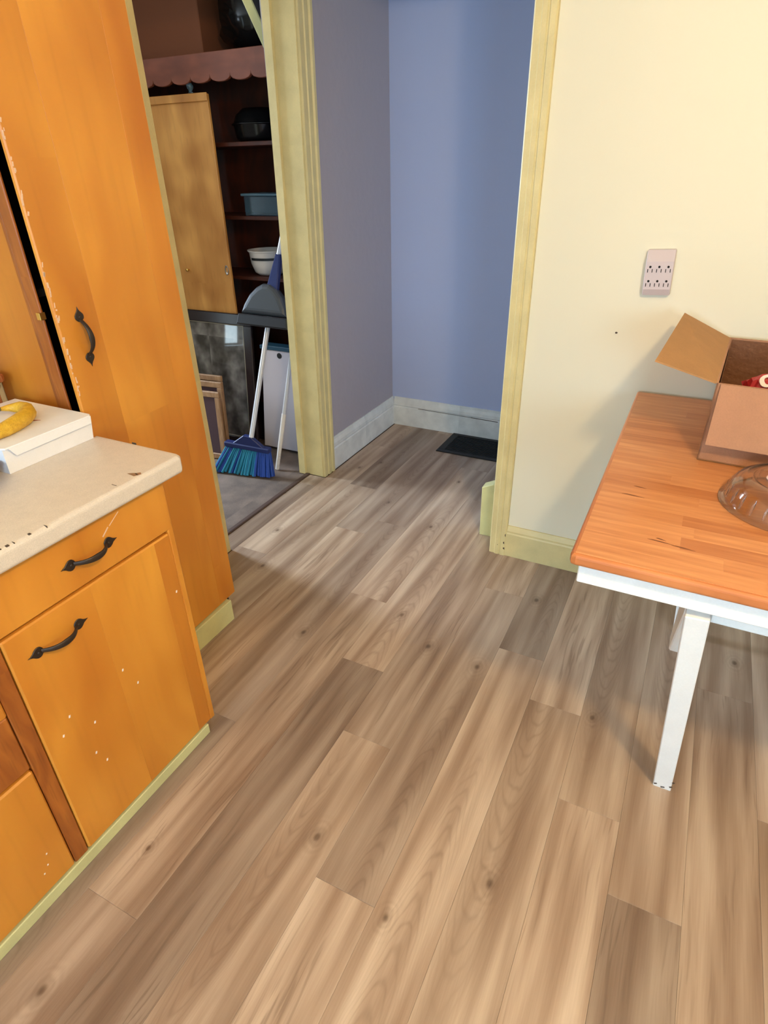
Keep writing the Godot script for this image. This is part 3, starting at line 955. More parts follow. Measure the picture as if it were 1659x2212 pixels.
# ---------------------------------------------------------------- table
func build_table() -> void:
	var t := thing("dining_table", "butcher block table with white painted apron and trestle leg", "table", P(0.7, 0, 1.6))
	var x0 := -0.126
	var x1 := 1.62
	var d0 := 1.046
	var d1 := 2.134
	var y1 := 0.783
	var st := start()
	# rounded nosing round the top: a slightly lower core with soft rims
	extrude(st, PackedVector2Array([Vector2(x0 + 0.012, d0), Vector2(x1, d0), Vector2(x1, d1), Vector2(x0, d1), Vector2(x0, d0 + 0.012), Vector2(x0 + 0.003, d0 + 0.003)]), y1 - 0.028, y1 - 0.001, 0.008, Transform3D(Basis(Vector3.RIGHT, Vector3(0, 0, -1), Vector3.UP), Vector3.ZERO), 4)
	var texs := []
	for k in 4:
		texs.append(wood_texture(60 + k, 64, 512, Vector3(0.74, 0.48, 0.285), Vector3(0.85, 0.605, 0.395), 3.0, 1.8, 0.4, 0.12))
	var mats := []
	for k in 4:
		for tint in [rgb(248, 238, 230), rgb(255, 250, 246), rgb(232, 214, 198)]:
			var m := mat(tint, 0.33)
			m.albedo_texture = texs[k]
			mats.append(m)
	var top := obj("table_top", st, tri_mat(texs[1], 1.2, 0.33, rgb(240, 214, 196)), t)
	# staves glued side by side, each in a few lengths
	var rng := RandomNumberGenerator.new()
	rng.seed = 21
	var rows := 22
	var w := (d1 - d0 - 0.018) / rows
	for r in rows:
		var a := d0 + 0.009 + r * w
		var x := x0 + 0.009
		var length := rng.randf_range(0.12, 0.34)
		while x < x1 - 0.02:
			var xe := minf(x + length, x1 - 0.009)
			if x1 - xe < 0.1:
				xe = x1 - 0.009
			st = start()
			var off := rng.randf()
			var uo := rng.randf()
			var corner := [P(x, y1 - 0.0002, a), P(xe, y1 - 0.0002, a), P(xe, y1 - 0.0002, a + w), P(x, y1 - 0.0002, a + w)]
			var e := 0.0003
			var up := [P(x + e, y1, a + e), P(xe - e, y1, a + e), P(xe - e, y1, a + w - e), P(x + e, y1, a + w - e)]
			var uvs := []
			for q in [[0, 0], [1, 0], [1, 1], [0, 1]]:
				uvs.append(Vector2(uo + q[1] * 0.8, off + q[0] * (xe - x) * 1.3))
			quad(st, up[0], up[1], up[2], up[3], Vector3.UP, uvs[0], uvs[1], uvs[2], uvs[3])
			var outs := [Vector3(0, 0, 1), Vector3(1, 0, 0), Vector3(0, 0, -1), Vector3(-1, 0, 0)]
			for i in 4:
				var j := (i + 1) % 4
				quad(st, corner[i], corner[j], up[j], up[i], outs[i] + Vector3.UP, uvs[i], uvs[j], uvs[j], uvs[i])
				quad(st, corner[i] - Vector3(0, 0.003, 0), corner[j] - Vector3(0, 0.003, 0), corner[j], corner[i], outs[i], uvs[i], uvs[j], uvs[j], uvs[i])
			var pick := rng.randi_range(0, 11)
			if pick % 3 == 2 and rng.randf() < 0.6:
				pick -= 1
			obj("stave", st, mats[pick], top)
			x = xe
			length = rng.randf_range(0.22, 0.5)
	# dark crack in one stave near the front
	st = start()
	for k in [[0.005, 1.166, 0.05], [0.05, 1.160, 0.045], [0.02, 1.176, 0.02], [-0.07, 1.35, 0.05], [-0.05, 1.40, 0.03]]:
		extrude(st, PackedVector2Array([Vector2(k[0], k[1]), Vector2(k[0] + k[2] * 0.5, k[1] - 0.003), Vector2(k[0] + k[2], k[1] - 0.004), Vector2(k[0] + k[2] * 0.55, k[1] + 0.0005), Vector2(k[0] + k[2] * 0.2, k[1] + 0.002)]), y1, y1 + 0.0004, 0.0, Transform3D(Basis(Vector3.RIGHT, Vector3(0, 0, -1), Vector3.UP), Vector3.ZERO))
	obj("crack", st, mat(rgb(112, 62, 30), 0.6), top).set_meta("kind", "stuff")
	# aprons
	var ap := 0.755
	box_part("apron", M.white_paint, t, x0 + 0.018, x1 - 0.02, 0.706, ap, 1.066, 1.088, 0.002)
	box_part("apron", M.white_paint, t, x0 + 0.018, x1 - 0.02, 0.706, ap, d1 - 0.045, d1 - 0.023, 0.002)
	box_part("apron", M.white_paint, t, x0 + 0.018, x0 + 0.04, 0.706, ap, 1.088, d1 - 0.045, 0.002)
	for x in [0.14, 1.34]:
		# cross cleat, two slanting legs and a foot-to-foot brace at each end
		box_part("cleat", M.white_paint, t, x - 0.04, x + 0.004, 0.668, 0.706, 1.095, d1 - 0.05, 0.003)
		st = start()
		bar(st, P(x - 0.017, 0.69, 1.087), P(x + 0.040, 0.0, 1.258), 0.044, 0.034, Vector3.RIGHT, 0.002)
		var leg := obj("leg", st, M.white_paint, t)
		if x < 1.0:
			st = start()
			for k in [[0.159, 0.012, 0.006], [0.176, 0.006, 0.009], [0.195, 0.02, 0.006], [0.198, 0.045, 0.004]]:
				bar(st, P(k[0], k[1], 1.2395 - k[1] * 0.245), P(k[0] + k[2], k[1] + 0.004, 1.2393 - k[1] * 0.245), 0.004, 0.001, Vector3.UP, 0.0)
			obj("paint_chip", st, M.chip_dark, leg).set_meta("kind", "stuff")
		st = start()
		bar(st, P(x - 0.017, 0.69, d1 - 0.1), P(x + 0.040, 0.0, 1.93), 0.044, 0.034, Vector3.RIGHT, 0.002)
		obj("leg", st, M.white_paint, t)
		# curved bracket behind the leg
		st = start()
		extrude(st, PackedVector2Array([Vector2(1.12, 0.70), Vector2(1.24, 0.70), Vector2(1.30, 0.58), Vector2(1.315, 0.44), Vector2(1.265, 0.44), Vector2(1.20, 0.56)]), x - 0.034, x - 0.004, 0.003, Transform3D(Basis(Vector3(0, 0, -1), Vector3.UP, Vector3.RIGHT), Vector3.ZERO))
		obj("bracket", st, M.white_paint, t)
	box_part("stretcher", M.white_paint, t, 0.15, 1.5, 0.652, 0.70, 1.118, 1.14, 0.002)

# ---------------------------------------------------------------- cardboard box and what is in it
func slab(st: SurfaceTool, a: Vector3, b: Vector3, c: Vector3, e: Vector3, th: float) -> void:
	# a thin board on four corners, thickness th towards its back
	var n := (b - a).cross(e - a).normalized()
	var k := n * th
	quad(st, a, b, c, e, n)
	quad(st, a - k, b - k, c - k, e - k, -n)
	var mid := (a + b + c + e) / 4.0
	for q in [[a, b], [b, c], [c, e], [e, a]]:
		quad(st, q[0], q[1], q[1] - k, q[0] - k, (q[0] + q[1]) / 2.0 - mid)

func build_box() -> void:
	var y0 := 0.7838
	var y1 := 0.986
	var fl := Vector2(0.077, 1.621)
	var bl := Vector2(0.104, 2.118)
	var r := (bl - fl).normalized()
	var side := Vector2(r.y, -r.x)
	var fr := fl + side * 0.42
	var br := bl + side * 0.42
	var b := thing("cardboard_box", "open cardboard box with raised flaps on the table against the wall", "box", P(0.3, 0.783, 1.88))
	var pt := func(v: Vector2, y: float) -> Vector3:
		return P(v.x, y, v.y)
	var th := 0.004
	var st := start()
	slab(st, pt.call(fl, y0), pt.call(fr, y0), pt.call(br, y0), pt.call(bl, y0), -th)
	obj("base", st, M.cardboard_in, b)
	var sides := [[fl, fr], [fr, br], [br, bl], [bl, fl]]
	for s in sides:
		st = start()
		slab(st, pt.call(s[0], y0), pt.call(s[1], y0), pt.call(s[1], y1), pt.call(s[0], y1), th)
		obj("side_panel", st, M.cardboard, b)
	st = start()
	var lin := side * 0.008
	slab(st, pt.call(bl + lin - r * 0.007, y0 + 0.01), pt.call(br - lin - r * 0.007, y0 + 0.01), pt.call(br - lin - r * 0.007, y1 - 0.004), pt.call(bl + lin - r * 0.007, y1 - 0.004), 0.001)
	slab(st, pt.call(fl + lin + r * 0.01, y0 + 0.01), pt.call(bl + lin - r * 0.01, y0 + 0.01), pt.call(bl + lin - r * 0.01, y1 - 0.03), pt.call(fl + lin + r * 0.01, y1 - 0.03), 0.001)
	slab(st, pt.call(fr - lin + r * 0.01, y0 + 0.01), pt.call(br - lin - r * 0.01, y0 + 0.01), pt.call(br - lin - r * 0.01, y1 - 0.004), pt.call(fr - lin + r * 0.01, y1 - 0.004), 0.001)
	obj("shade_liner", st, bumpy(mat(rgb(116, 76, 48), 0.8), 0.03, 5.0, 4.0, 0.5), b)  # dark brown sheets added so the box inside looks shaded
	# front flap hanging down outside
	var front := -r
	st = start()
	var fo := front * 0.006
	var f0: Vector2 = fl + side * 0.010 + fo
	var f1: Vector2 = fr - side * 0.006 + fo
	slab(st, pt.call(f0, y1), pt.call(f1, y1), pt.call(f1 + front * 0.034, 0.842), pt.call(f0 + front * 0.034, 0.842), -th)
	var flap := obj("flap", st, M.cardboard, b)
	flap.set_meta("label", "front flap folded down outside")
	# left flap raised outwards
	st = start()
	var l0 := P(fl.x, y1, fl.y + 0.004)
	var l1 := P(bl.x, y1, bl.y - 0.004)
	slab(st, l0, l1, P(-0.034, 1.062, 2.045), P(-0.067, 1.035, 1.585), th)
	var flap2 := obj("flap", st, M.cardboard_in, b)
	flap2.set_meta("label", "left flap sticking out sideways")
	# back flap folded down behind the rim inside, right flap outwards
	st = start()
	slab(st, pt.call(fr, y1), pt.call(br, y1), pt.call(br + side * 0.14, 1.05), pt.call(fr + side * 0.14, 1.05), th)
	obj("flap", st, M.cardboard_in, b)
	# red bag with white lettering
	var g := thing("snack_bag", "shiny red bag with white lettering inside the cardboard box", "bag", P(0.25, 0.79, 1.85))
	st = start()
	var rows := []
	var nu := 18
	var nv := 10
	var nz := noise(5, 9.0, 3)
	var pt2 := func(u: float, v: float, s: float) -> Vector3:
		var puff := pow(maxf(0.0, (1.0 - pow(absf(2 * u - 1), 3.0)) * (1.0 - pow(absf(2 * v - 1), 3.0))), 0.6)
		var n := nz.get_noise_2d(u * 2.0, v * 2.0 + s * 3.0) * 0.016
		return Vector3(-0.11 + 0.22 * u, -0.08 + 0.16 * v, s * (0.045 * puff + n * puff))
	var place := Transform3D(Basis(Vector3(0, 1, 0), -0.45) * Basis(Vector3(1, 0, 0), -0.85) * Basis(Vector3(0, 0, 1), 0.66), P(0.272, 0.922, 1.84))
	for s in [-1.0, 1.0]:
		for i in nu:
			for j in nv:
				var q := []
				for k in [[0, 0], [1, 0], [1, 1], [0, 1]]:
					q.append(place * (pt2.call(float(i + k[0]) / nu, float(j + k[1]) / nv, s) as Vector3))
				quad(st, q[0], q[1], q[2], q[3], place.basis * Vector3(0, 0, s))
	obj("pouch", st, M.red, g)
	var tm := TextMesh.new()
	tm.text = "0"
	tm.font_size = 16
	tm.pixel_size = 0.0045
	tm.depth = 0.002
	var sf := SystemFont.new()
	sf.font_names = PackedStringArray(["Droid Sans"])
	sf.font_weight = 700
	tm.font = sf
	for k in 3:
		var tk: TextMesh = tm.duplicate()
		tk.text = ["o", "a", "d"][k]
		var m := MeshInstance3D.new()
		m.name = "lettering"
		m.mesh = tk
		m.material_override = M.letter
		g.add_child(m, true)
		m.transform = Transform3D(Basis(), -g.position) * place * Transform3D(Basis(), Vector3(-0.052 + 0.012 * k, 0.028 - 0.036 * k, 0.046))
	# clear plastic dome lid lying on the table
	var o := thing("cake_lid", "clear plastic dome lid with an oval emblem lying on the table", "lid", P(0.268, 0.783, 1.43))
	var base := Transform3D(Basis(), P(0.268, 0.7834, 1.43))
	st = start()
	var pr := PackedVector2Array([Vector2(0.138, 0.0), Vector2(0.139, 0.004), Vector2(0.131, 0.006), Vector2(0.128, 0.012), Vector2(0.124, 0.030), Vector2(0.119, 0.044), Vector2(0.110, 0.056), Vector2(0.096, 0.064), Vector2(0.088, 0.066), Vector2(0.084, 0.063), Vector2(0.078, 0.062), Vector2(0.05, 0.063), Vector2(0.0, 0.0635)])
	var pr_in := PackedVector2Array()
	for q in pr:
		pr_in.append(q)
	for k in range(pr.size() - 1, -1, -1):
		pr_in.append(Vector2(maxf(0.0, pr[k].x - 0.0018), maxf(0.0, pr[k].y - 0.0018)))
	lathe(st, pr_in, 56, base)
	obj("dome", st, M.clear, o)
	st = start()
	for s in 28:
		var a := TAU * s / 28.0
		var dir := Vector3(cos(a), 0, sin(a))
		tube(st, PackedVector3Array([base * (dir * 0.1275 + Vector3(0, 0.014, 0)), base * (dir * 0.1245 + Vector3(0, 0.030, 0)), base * (dir * 0.1185 + Vector3(0, 0.046, 0))]), PackedFloat32Array([0.002, 0.0032, 0.001]), 6)
	obj("ribs", st, M.clear, o)
	st = start()
	var ring := PackedVector3Array()
	var rad := PackedFloat32Array()
	for k in 41:
		var a := TAU * k / 40.0
		ring.append(base * Vector3(-0.010 + 0.046 * cos(a), 0.0645, 0.03 * sin(a) + 0.005))
		rad.append(0.0022)
	tube(st, ring, rad, 8)
	var em := mat(rgb(226, 196, 186), 0.25)
	lathe(st, PackedVector2Array([Vector2(0.032, 0.0), Vector2(0.031, 0.0016), Vector2(0.0, 0.002)]), 32, base * Transform3D(Basis().scaled(Vector3(1.1, 1, 0.68)), Vector3(-0.010, 0.064, 0.005)))
	obj("emblem", st, em, o)

# ---------------------------------------------------------------- pantry
func build_pantry() -> void:
	var pf := 2.72
	var red := tri_mat(wood_texture(41, 128, 256, Vector3(0.20, 0.07, 0.02), Vector3(0.33, 0.125, 0.04), 10.0, 1.0, 0.4), 1.5, 0.5)
	var c := thing("pantry_cupboard", "old brown pantry cupboard with scalloped valance and sliding door", "cupboard", P(-2.3, 0, 2.9))
	box_part("back_panel", red, c, -3.1, -1.79, 0.0, 2.3, 3.09, 3.11, 0.001)
	box_part("base", M.frame_dark, c, -3.1, -1.79, 0.0, 0.10, pf + 0.03, 3.09, 0.003)
	box_part("side_panel", red, c, -3.12, -3.1, 0.0, 2.3, pf, 3.11, 0.002)
	box_part("side_panel", red, c, -1.795, -1.775, 0.0, 2.3, pf + 0.04, 3.11, 0.002)
	box_part("bottom_panel", red, c, -3.1, -1.795, 0.70, 0.72, pf + 0.05, 3.09, 0.002)
	box_part("shelf", red, c, -3.1, -1.795, 1.555, 1.574, pf + 0.06, 3.09, 0.002)
	box_part("shelf", red, c, -3.1, -1.795, 1.225, 1.243, pf + 0.09, 3.09, 0.002)
	box_part("shelf", red, c, -3.1, -1.795, 0.925, 0.943, pf + 0.09, 3.09, 0.002)
	box_part("top_shelf", red, c, -3.1, -1.795, 1.905, 1.923, pf + 0.02, 3.09, 0.002)
	box_part("added_light_block", red, c, -3.6, -3.12, 0.0, 2.3, 2.32, 3.11, 0.003)  # unseen block added to keep window light off the cupboard front
	# scalloped valance
	var vm := tri_mat(wood_texture(43, 128, 256, Vector3(0.42, 0.22, 0.15), Vector3(0.54, 0.30, 0.21), 3.0, 8.0, 0.4), 1.5, 0.5)
	var poly := PackedVector2Array([Vector2(-3.1, 1.927), Vector2(-3.1, 1.83)])
	var x := -3.1
	while x < -1.85:
		for k in 7:
			var a := PI * (k + 0.5) / 7.0
			poly.append(Vector2(x + 0.0595 - 0.0595 * cos(a), 1.838 - 0.026 * pow(sin(a), 0.8)))
		x += 0.119
		poly.append(Vector2(x, 1.842))
	poly.append(Vector2(x, 1.927))
	var st := start()
	extrude(st, poly, -(pf + 0.018), -pf, 0.002)
	obj("valance", st, vm, c)
	# sliding door
	var dm := tri_mat(wood_texture(42, 256, 512, Vector3(0.68, 0.45, 0.20), Vector3(0.86, 0.63, 0.34), 5.0, 1.2, 0.55, 0.1), 1.1, 0.5)
	st = start()
	box(st, -2.78, -2.30, 0.72, 1.772, pf, pf + 0.018, 0.003)
	box(st, -2.78, -2.296, 1.742, 1.776, pf - 0.008, pf, 0.002)
	var door := obj("sliding_door", st, dm, c)
	st = start()
	lathe(st, PackedVector2Array([Vector2(0.018, 0.0), Vector2(0.019, 0.003), Vector2(0.015, 0.004), Vector2(0.013, 0.001), Vector2(0.0, -0.004)]), 24, Transform3D(Basis(Vector3(0.62, 0, 0), Vector3(0, 0, 1), Vector3(0, -1.35, 0)), P(-2.322, 0.985, pf)))
	obj("finger_pull", st, M.steel, door)
	st = start()
	lathe(st, PackedVector2Array([Vector2(0.004, 0.0), Vector2(0.006, 0.01), Vector2(0.009, 0.014), Vector2(0.007, 0.02), Vector2(0.0, 0.022)]), 16, Transform3D(Basis(Vector3.RIGHT, Vector3(0, 0, 1), Vector3(0, -1, 0)), P(-2.592, 0.975, pf)))
	obj("knob", st, M.brass, door)
	# glass stopper over the sliding door
	var k2 := thing("glass_stopper", "small clear glass stopper on the ledge above the sliding door", "stopper", P(-2.40, 1.776, pf - 0.002))
	st = start()
	lathe(st, PackedVector2Array([Vector2(0.0, 0.0), Vector2(0.012, 0.0), Vector2(0.008, 0.012), Vector2(0.016, 0.022), Vector2(0.017, 0.032), Vector2(0.008, 0.042), Vector2(0.0, 0.043)]), 8, Transform3D(Basis(), P(-2.40, 1.7765, pf + 0.006)))
	obj("glass", st, M.tub, k2)
	# on the top shelf
	var bp := thing("brown_carton", "plain brown carton standing on the top pantry shelf", "carton", P(-2.6, 1.923, 2.85))
	box_part("carton_body", mat(rgb(112, 62, 34), 0.8), bp, -2.9, -2.345, 1.9235, 2.33, 2.79, 3.06, 0.004)
	var bag := thing("black_bag", "shiny black plastic bag slumped on the top pantry shelf", "bag", P(-2.1, 1.923, 2.9))
	st = start()
	var nz := noise(77, 1.0, 3)
	var nu := 26
	var nv := 14
	var pt := func(u: float, v: float) -> Vector3:
		var a := TAU * u
		var r := 0.155 * sqrt(maxf(0.0, 1.0 - pow(2 * v - 1, 4.0))) + 0.001
		r *= 1.0 + 0.28 * nz.get_noise_3d(cos(a) * 2.2, sin(a) * 2.2, v * 2.5)
		return Vector3(cos(a) * r * 1.15, 0.38 * v, sin(a) * r * 0.72)
	for i in nu:
		for j in nv:
			var q := []
			for k in [[0, 0], [1, 0], [1, 1], [0, 1]]:
				q.append(P(-2.11, 1.924, 2.91) + (pt.call(float((i + k[0]) % nu) / nu, float(j + k[1]) / nv) as Vector3))
			var mid := P(-2.11, 2.06, 2.91)
			var nn := []
			for k in 4:
				nn.append((q[k] - mid).normalized())
			stri(st, [q[0], q[1], q[2]], [nn[0], nn[1], nn[2]], [Vector2.ZERO, Vector2.ZERO, Vector2.ZERO])
			stri(st, [q[0], q[2], q[3]], [nn[0], nn[2], nn[3]], [Vector2.ZERO, Vector2.ZERO, Vector2.ZERO])
	obj("bag_body", st, M.black_gloss, bag)
	# painted slat leaning down across the top corner
	var sl := thing("painted_slat", "pale green painted wooden slat leaning in front of the black bag", "slat", P(-1.87, 1.9, 2.6))
	st = start()
	bar(st, P(-1.875, 1.90, 2.66), P(-1.985, 2.30, 2.50), 0.036, 0.016, Vector3(1, 0.3, -0.2), 0.002)
	obj("slat_board", st, M.trim_pale, sl)
	# dark roasting pan on the upper shelf
	var rp := thing("roasting_pan", "dark domed roasting pan on the upper pantry shelf", "pan", P(-2.05, 1.574, 2.93))
	st = start()
	lathe(st, PackedVector2Array([Vector2(0.0, 0.0), Vector2(0.11, 0.0), Vector2(0.128, 0.02), Vector2(0.135, 0.07), Vector2(0.145, 0.073), Vector2(0.145, 0.078), Vector2(0.134, 0.082), Vector2(0.12, 0.115), Vector2(0.085, 0.142), Vector2(0.0, 0.15)]), 36, Transform3D(Basis(), P(-2.16, 1.5745, 2.935)))
	obj("pan_body", st, M.black_gloss, rp)
	# clear tub on the middle shelf
	var tb := thing("plastic_tub", "translucent bluish plastic tub on the middle pantry shelf", "tub", P(-2.05, 1.243, 2.93))
	st = start()
	var tubp := PackedVector2Array([Vector2(-2.245, 2.84), Vector2(-1.96, 2.84), Vector2(-1.95, 2.85), Vector2(-1.95, 3.03), Vector2(-2.255, 3.03), Vector2(-2.255, 2.85)])
	extrude(st, tubp, 1.2435, 1.335, 0.004, Transform3D(Basis(Vector3.RIGHT, Vector3(0, 0, -1), Vector3.UP), Vector3.ZERO))
	obj("tub_body", st, M.tub, tb)
	box_part("tub_lid", mat(rgb(78, 104, 118), 0.4), tb, -2.262, -1.943, 1.335, 1.347, 2.833, 3.037, 0.003)
	# cream pot on the lower shelf
	var pot := thing("enamel_pot", "cream enamel pot with a dark band on the lower pantry shelf", "pot", P(-2.03, 0.943, 2.93))
	var at := Transform3D(Basis(), P(-2.185, 0.9435, 2.925))
	st = start()
	lathe(st, PackedVector2Array([Vector2(0.0, 0.0), Vector2(0.062, 0.0), Vector2(0.085, 0.016), Vector2(0.101, 0.06), Vector2(0.108, 0.118), Vector2(0.116, 0.124), Vector2(0.116, 0.129), Vector2(0.106, 0.129), Vector2(0.1, 0.118), Vector2(0.09, 0.05), Vector2(0.0, 0.012)]), 40, at)
	obj("pot_body", st, M.pot, pot)
	st = start()
	for s in 9:
		var a0 := 0.55 + s * 0.16
		bar(st, at * Vector3(0.1085 * cos(a0), 0.088, 0.1085 * sin(a0)), at * Vector3(0.1085 * cos(a0 + 0.17), 0.088, 0.1085 * sin(a0 + 0.17)), 0.012, 0.004, Vector3.UP, 0.001)
	obj("handle_slot", st, M.black, pot)
	# large framed picture leaning on the cupboard
	var fr := thing("framed_picture", "large dark framed glass picture leaning on the floor behind the broom", "picture", P(-2.45, 0, 2.66))
	var lean := Transform3D(Basis(Vector3(1, 0, 0), -0.10), P(-2.185, 0.002, 2.618))
	# in lean: x from -0.75 to 0.0, y up 0.76, front towards +z
	st = start()
	box(st, -0.78, 0.0, 0.705, 0.765, 0.0, 0.022, 0.004, lean)
	box(st, -0.78, 0.0, 0.0, 0.05, 0.0, 0.022, 0.004, lean)
	box(st, -0.055, 0.0, 0.05, 0.705, 0.0, 0.022, 0.004, lean)
	box(st, -0.78, -0.725, 0.05, 0.705, 0.0, 0.022, 0.004, lean)
	obj("frame_moulding", st, M.frame_dark, fr)
	st = start()
	box(st, -0.725, -0.055, 0.05, 0.056, 0.004, 0.012, 0.001, lean)
	box(st, -0.061, -0.055, 0.056, 0.70, 0.004, 0.012, 0.001, lean)
	box(st, -0.725, -0.055, 0.70, 0.705, 0.004, 0.012, 0.001, lean)
	obj("inner_bead", st, M.bead, fr)
	st = start()
	box(st, -0.725, -0.055, 0.05, 0.705, 0.013, 0.017, 0.0, lean)
	var glassm := tri_mat(dust_reflection_texture(), 1.6, 0.03)
	glassm.metallic_specular = 0.8
	glassm.clearcoat_enabled = true
	glassm.clearcoat = 0.6
	glassm.clearcoat_roughness = 0.04
	obj("picture_glass", st, glassm, fr)
	# small wooden frames stacked at the left
	var places := [[-2.285, 2.41, 0.395, 0.0], [-2.30, 2.455, 0.435, 0.03], [-2.335, 2.50, 0.455, 0.05]]
	var names := ["nearest small wooden frame of the stack beside the broom bristles", "middle small wooden frame of the stack left of the broom", "rearmost small wooden frame of the stack, only its top showing"]
	for k in 3:
		var p: Array = places[k]
		var f := thing("wooden_frame", names[k], "picture frame", P(p[0] - 0.15, 0, p[1]), "small wooden frames stacked in the pantry")
		var xf := Transform3D(Basis(Vector3(0, 1, 0), 0.1) * Basis(Vector3(1, 0, 0), -0.06), P(p[0] + 0.03, 0.001, p[1]))
		st = start()
		box(st, -0.33, 0.0, p[2] - 0.032, p[2], 0.0, 0.018, 0.003, xf)
		box(st, -0.33, 0.0, 0.0, 0.032, 0.0, 0.018, 0.003, xf)
		box(st, -0.032, 0.0, 0.032, p[2] - 0.032, 0.0, 0.018, 0.003, xf)
		box(st, -0.33, -0.298, 0.032, p[2] - 0.032, 0.0, 0.018, 0.003, xf)
		obj("frame_moulding", st, M.frame_wood, f)
		st = start()
		box(st, -0.298, -0.032, 0.032, p[2] - 0.032, 0.008, 0.012, 0.0, xf)
		obj("print", st, M.print_dark, f)
	# tall white bin
	var bn := thing("tall_bin", "tall pale grey plastic bin with dark rim behind the broom handles", "bin", P(-2.0, 0, 2.68))
	st = start()
	var bxf := Transform3D(Basis(), P(0, 0, 0))
	extrude(st, PackedVector2Array([Vector2(-2.165, 0.012), Vector2(-1.80, 0.012), Vector2(-1.80, 0.60), Vector2(-2.10, 0.60)]), -2.715, -2.655, 0.006, bxf)
	obj("bin_body", st, M.bin, bn)
	box_part("rim", M.teal, bn, -2.108, -1.80, 0.60, 0.622, 2.648, 2.716, 0.003)
	st = start()
	lathe(st, PackedVector2Array([Vector2(0.0155, 0.0), Vector2(0.0155, 0.0012), Vector2(0.0, 0.0013)]), 24, Transform3D(Basis(Vector3.RIGHT, Vector3(0, 0, 1), Vector3(0, -1, 0)), P(-1.985, 0.572, 2.655)))
	obj("finger_hole", st, M.black, bn)
	# broom
	var br := thing("broom", "broom with blue bristles and white handle leaning behind the dustpan", "broom", P(-2.04, 0, 2.33))
	var fa := P(-2.235, 0.0, 2.275)
	var fb := P(-1.872, 0.0, 2.335)
	var dirb := (fb - fa).normalized()
	var head := P(-2.018, 0.155, 2.335)
	st = start()
	bar(st, head - dirb * 0.133 + Vector3(0, 0.012, 0), head + dirb * 0.133 + Vector3(0, -0.006, 0), 0.028, 0.04, Vector3.UP, 0.005)
	extrude(st, PackedVector2Array([Vector2(-0.10, 0.0), Vector2(0.10, 0.0), Vector2(0.03, 0.058), Vector2(-0.012, 0.062)]), -0.014, 0.014, 0.003, frame(head + Vector3(0, 0.008, 0), dirb, Vector3.UP))
	obj("broom_head", st, M.broom_blue, br)
	var rng := RandomNumberGenerator.new()
	rng.seed = 12
	var cols := [rgb(18, 56, 140), rgb(20, 110, 150), rgb(32, 128, 160), rgb(28, 66, 150)]
	var tufts := []
	for k in 4:
		tufts.append(start())
	for i in 26:
		for j in 3:
			var u := (i + 0.5) / 26.0
			var a := head + dirb * (u - 0.5) * 0.26 + Vector3(0, -0.012 + 0.012 * (0.5 - u), 0) + Vector3(0, 0, 1) * (j - 1) * 0.010
			var e := fa.lerp(fb, u + rng.randf_range(-0.015, 0.015)) + Vector3(0, rng.randf_range(0.003, 0.012), (j - 1) * 0.018 + rng.randf_range(-0.004, 0.004))
			var m := a.lerp(e, 0.5) + Vector3(0, 0, rng.randf_range(-0.002, 0.002))
			var pick := 0 if u < 0.22 else (1 + rng.randi_range(0, 1) if u < 0.72 else 3)
			if rng.randf() < 0.15:
				pick = rng.randi_range(0, 3)
			tube(tufts[pick], PackedVector3Array([a, m, e]), PackedFloat32Array([0.0052, 0.0068, 0.0075]), 6)
	for k in 4:
		var b2 := obj("bristles", tufts[k], mat(cols[k], 0.5), br)
		b2.set_meta("kind", "stuff")
	st = start()
	var h0 := P(-1.984, 0.217, 2.335)
	var h1 := P(-1.941, 0.98, 2.628)
	tube(st, PackedVector3Array([h0, h0.lerp(h1, 0.5), h1]), PackedFloat32Array([0.0125, 0.0125, 0.0125]), 16)
	obj("broom_handle", st, M.silver, br)
	# upright dustpan clipped on the broom handle
	var dp := thing("dustpan", "grey hooded dustpan clipped upright on the broom handle", "dustpan", P(-1.86, 0.80, 2.43))
	var dxf := frame(P(-1.925, 0.762, 2.495), Vector3(1, -0.04, -0.10), Vector3(0.10, 0.94, -0.30))
	st = start()
	var hood := PackedVector2Array([Vector2(-0.132, 0.055), Vector2(0.132, 0.055), Vector2(0.118, 0.10), Vector2(0.09, 0.15), Vector2(0.055, 0.185), Vector2(0.02, 0.205), Vector2(-0.02, 0.205), Vector2(-0.055, 0.185), Vector2(-0.09, 0.15), Vector2(-0.118, 0.10)])
	extrude(st, hood, -0.03, 0.05, 0.028, dxf, 4)
	obj("pan_hood", st, M.pan, dp)
	st = start()
	extrude(st, PackedVector2Array([Vector2(-0.145, 0.0), Vector2(0.145, 0.0), Vector2(0.137, 0.052), Vector2(-0.137, 0.052)]), -0.02, 0.055, 0.006, dxf)
	obj("pan_lip", st, M.pan_lip, dp)
	st = start()
	extrude(st, PackedVector2Array([Vector2(-0.002, 0.19), Vector2(0.058, 0.17), Vector2(0.062, 0.345), Vector2(0.034, 0.345)]), 0.0, 0.032, 0.006, dxf)
	obj("handle_socket", st, M.broom_blue, dp)
	st = start()
	tube(st, PackedVector3Array([dxf * Vector3(0.046, 0.34, 0.016), dxf * Vector3(0.085, 0.62, 0.016)]), PackedFloat32Array([0.012, 0.012]), 14)
	obj("pan_handle", st, M.silver, dp)
	# second pole standing in front of the bin
	var mp := thing("mop_pole", "silver pole with white lower sleeve standing right of the broom bristles", "pole", P(-1.91, 0, 2.425))
	var m0 := P(-1.912, 0.004, 2.43)
	var m1 := P(-1.80, 0.86, 2.60)
	var m2 := m0.lerp(m1, 0.36)
	st = start()
	tube(st, PackedVector3Array([m0, m0.lerp(m2, 0.5), m2]), PackedFloat32Array([0.0105, 0.012, 0.0125]), 14)
	obj("sleeve", st, mat(rgb(222, 212, 202), 0.5), mp)
	st = start()
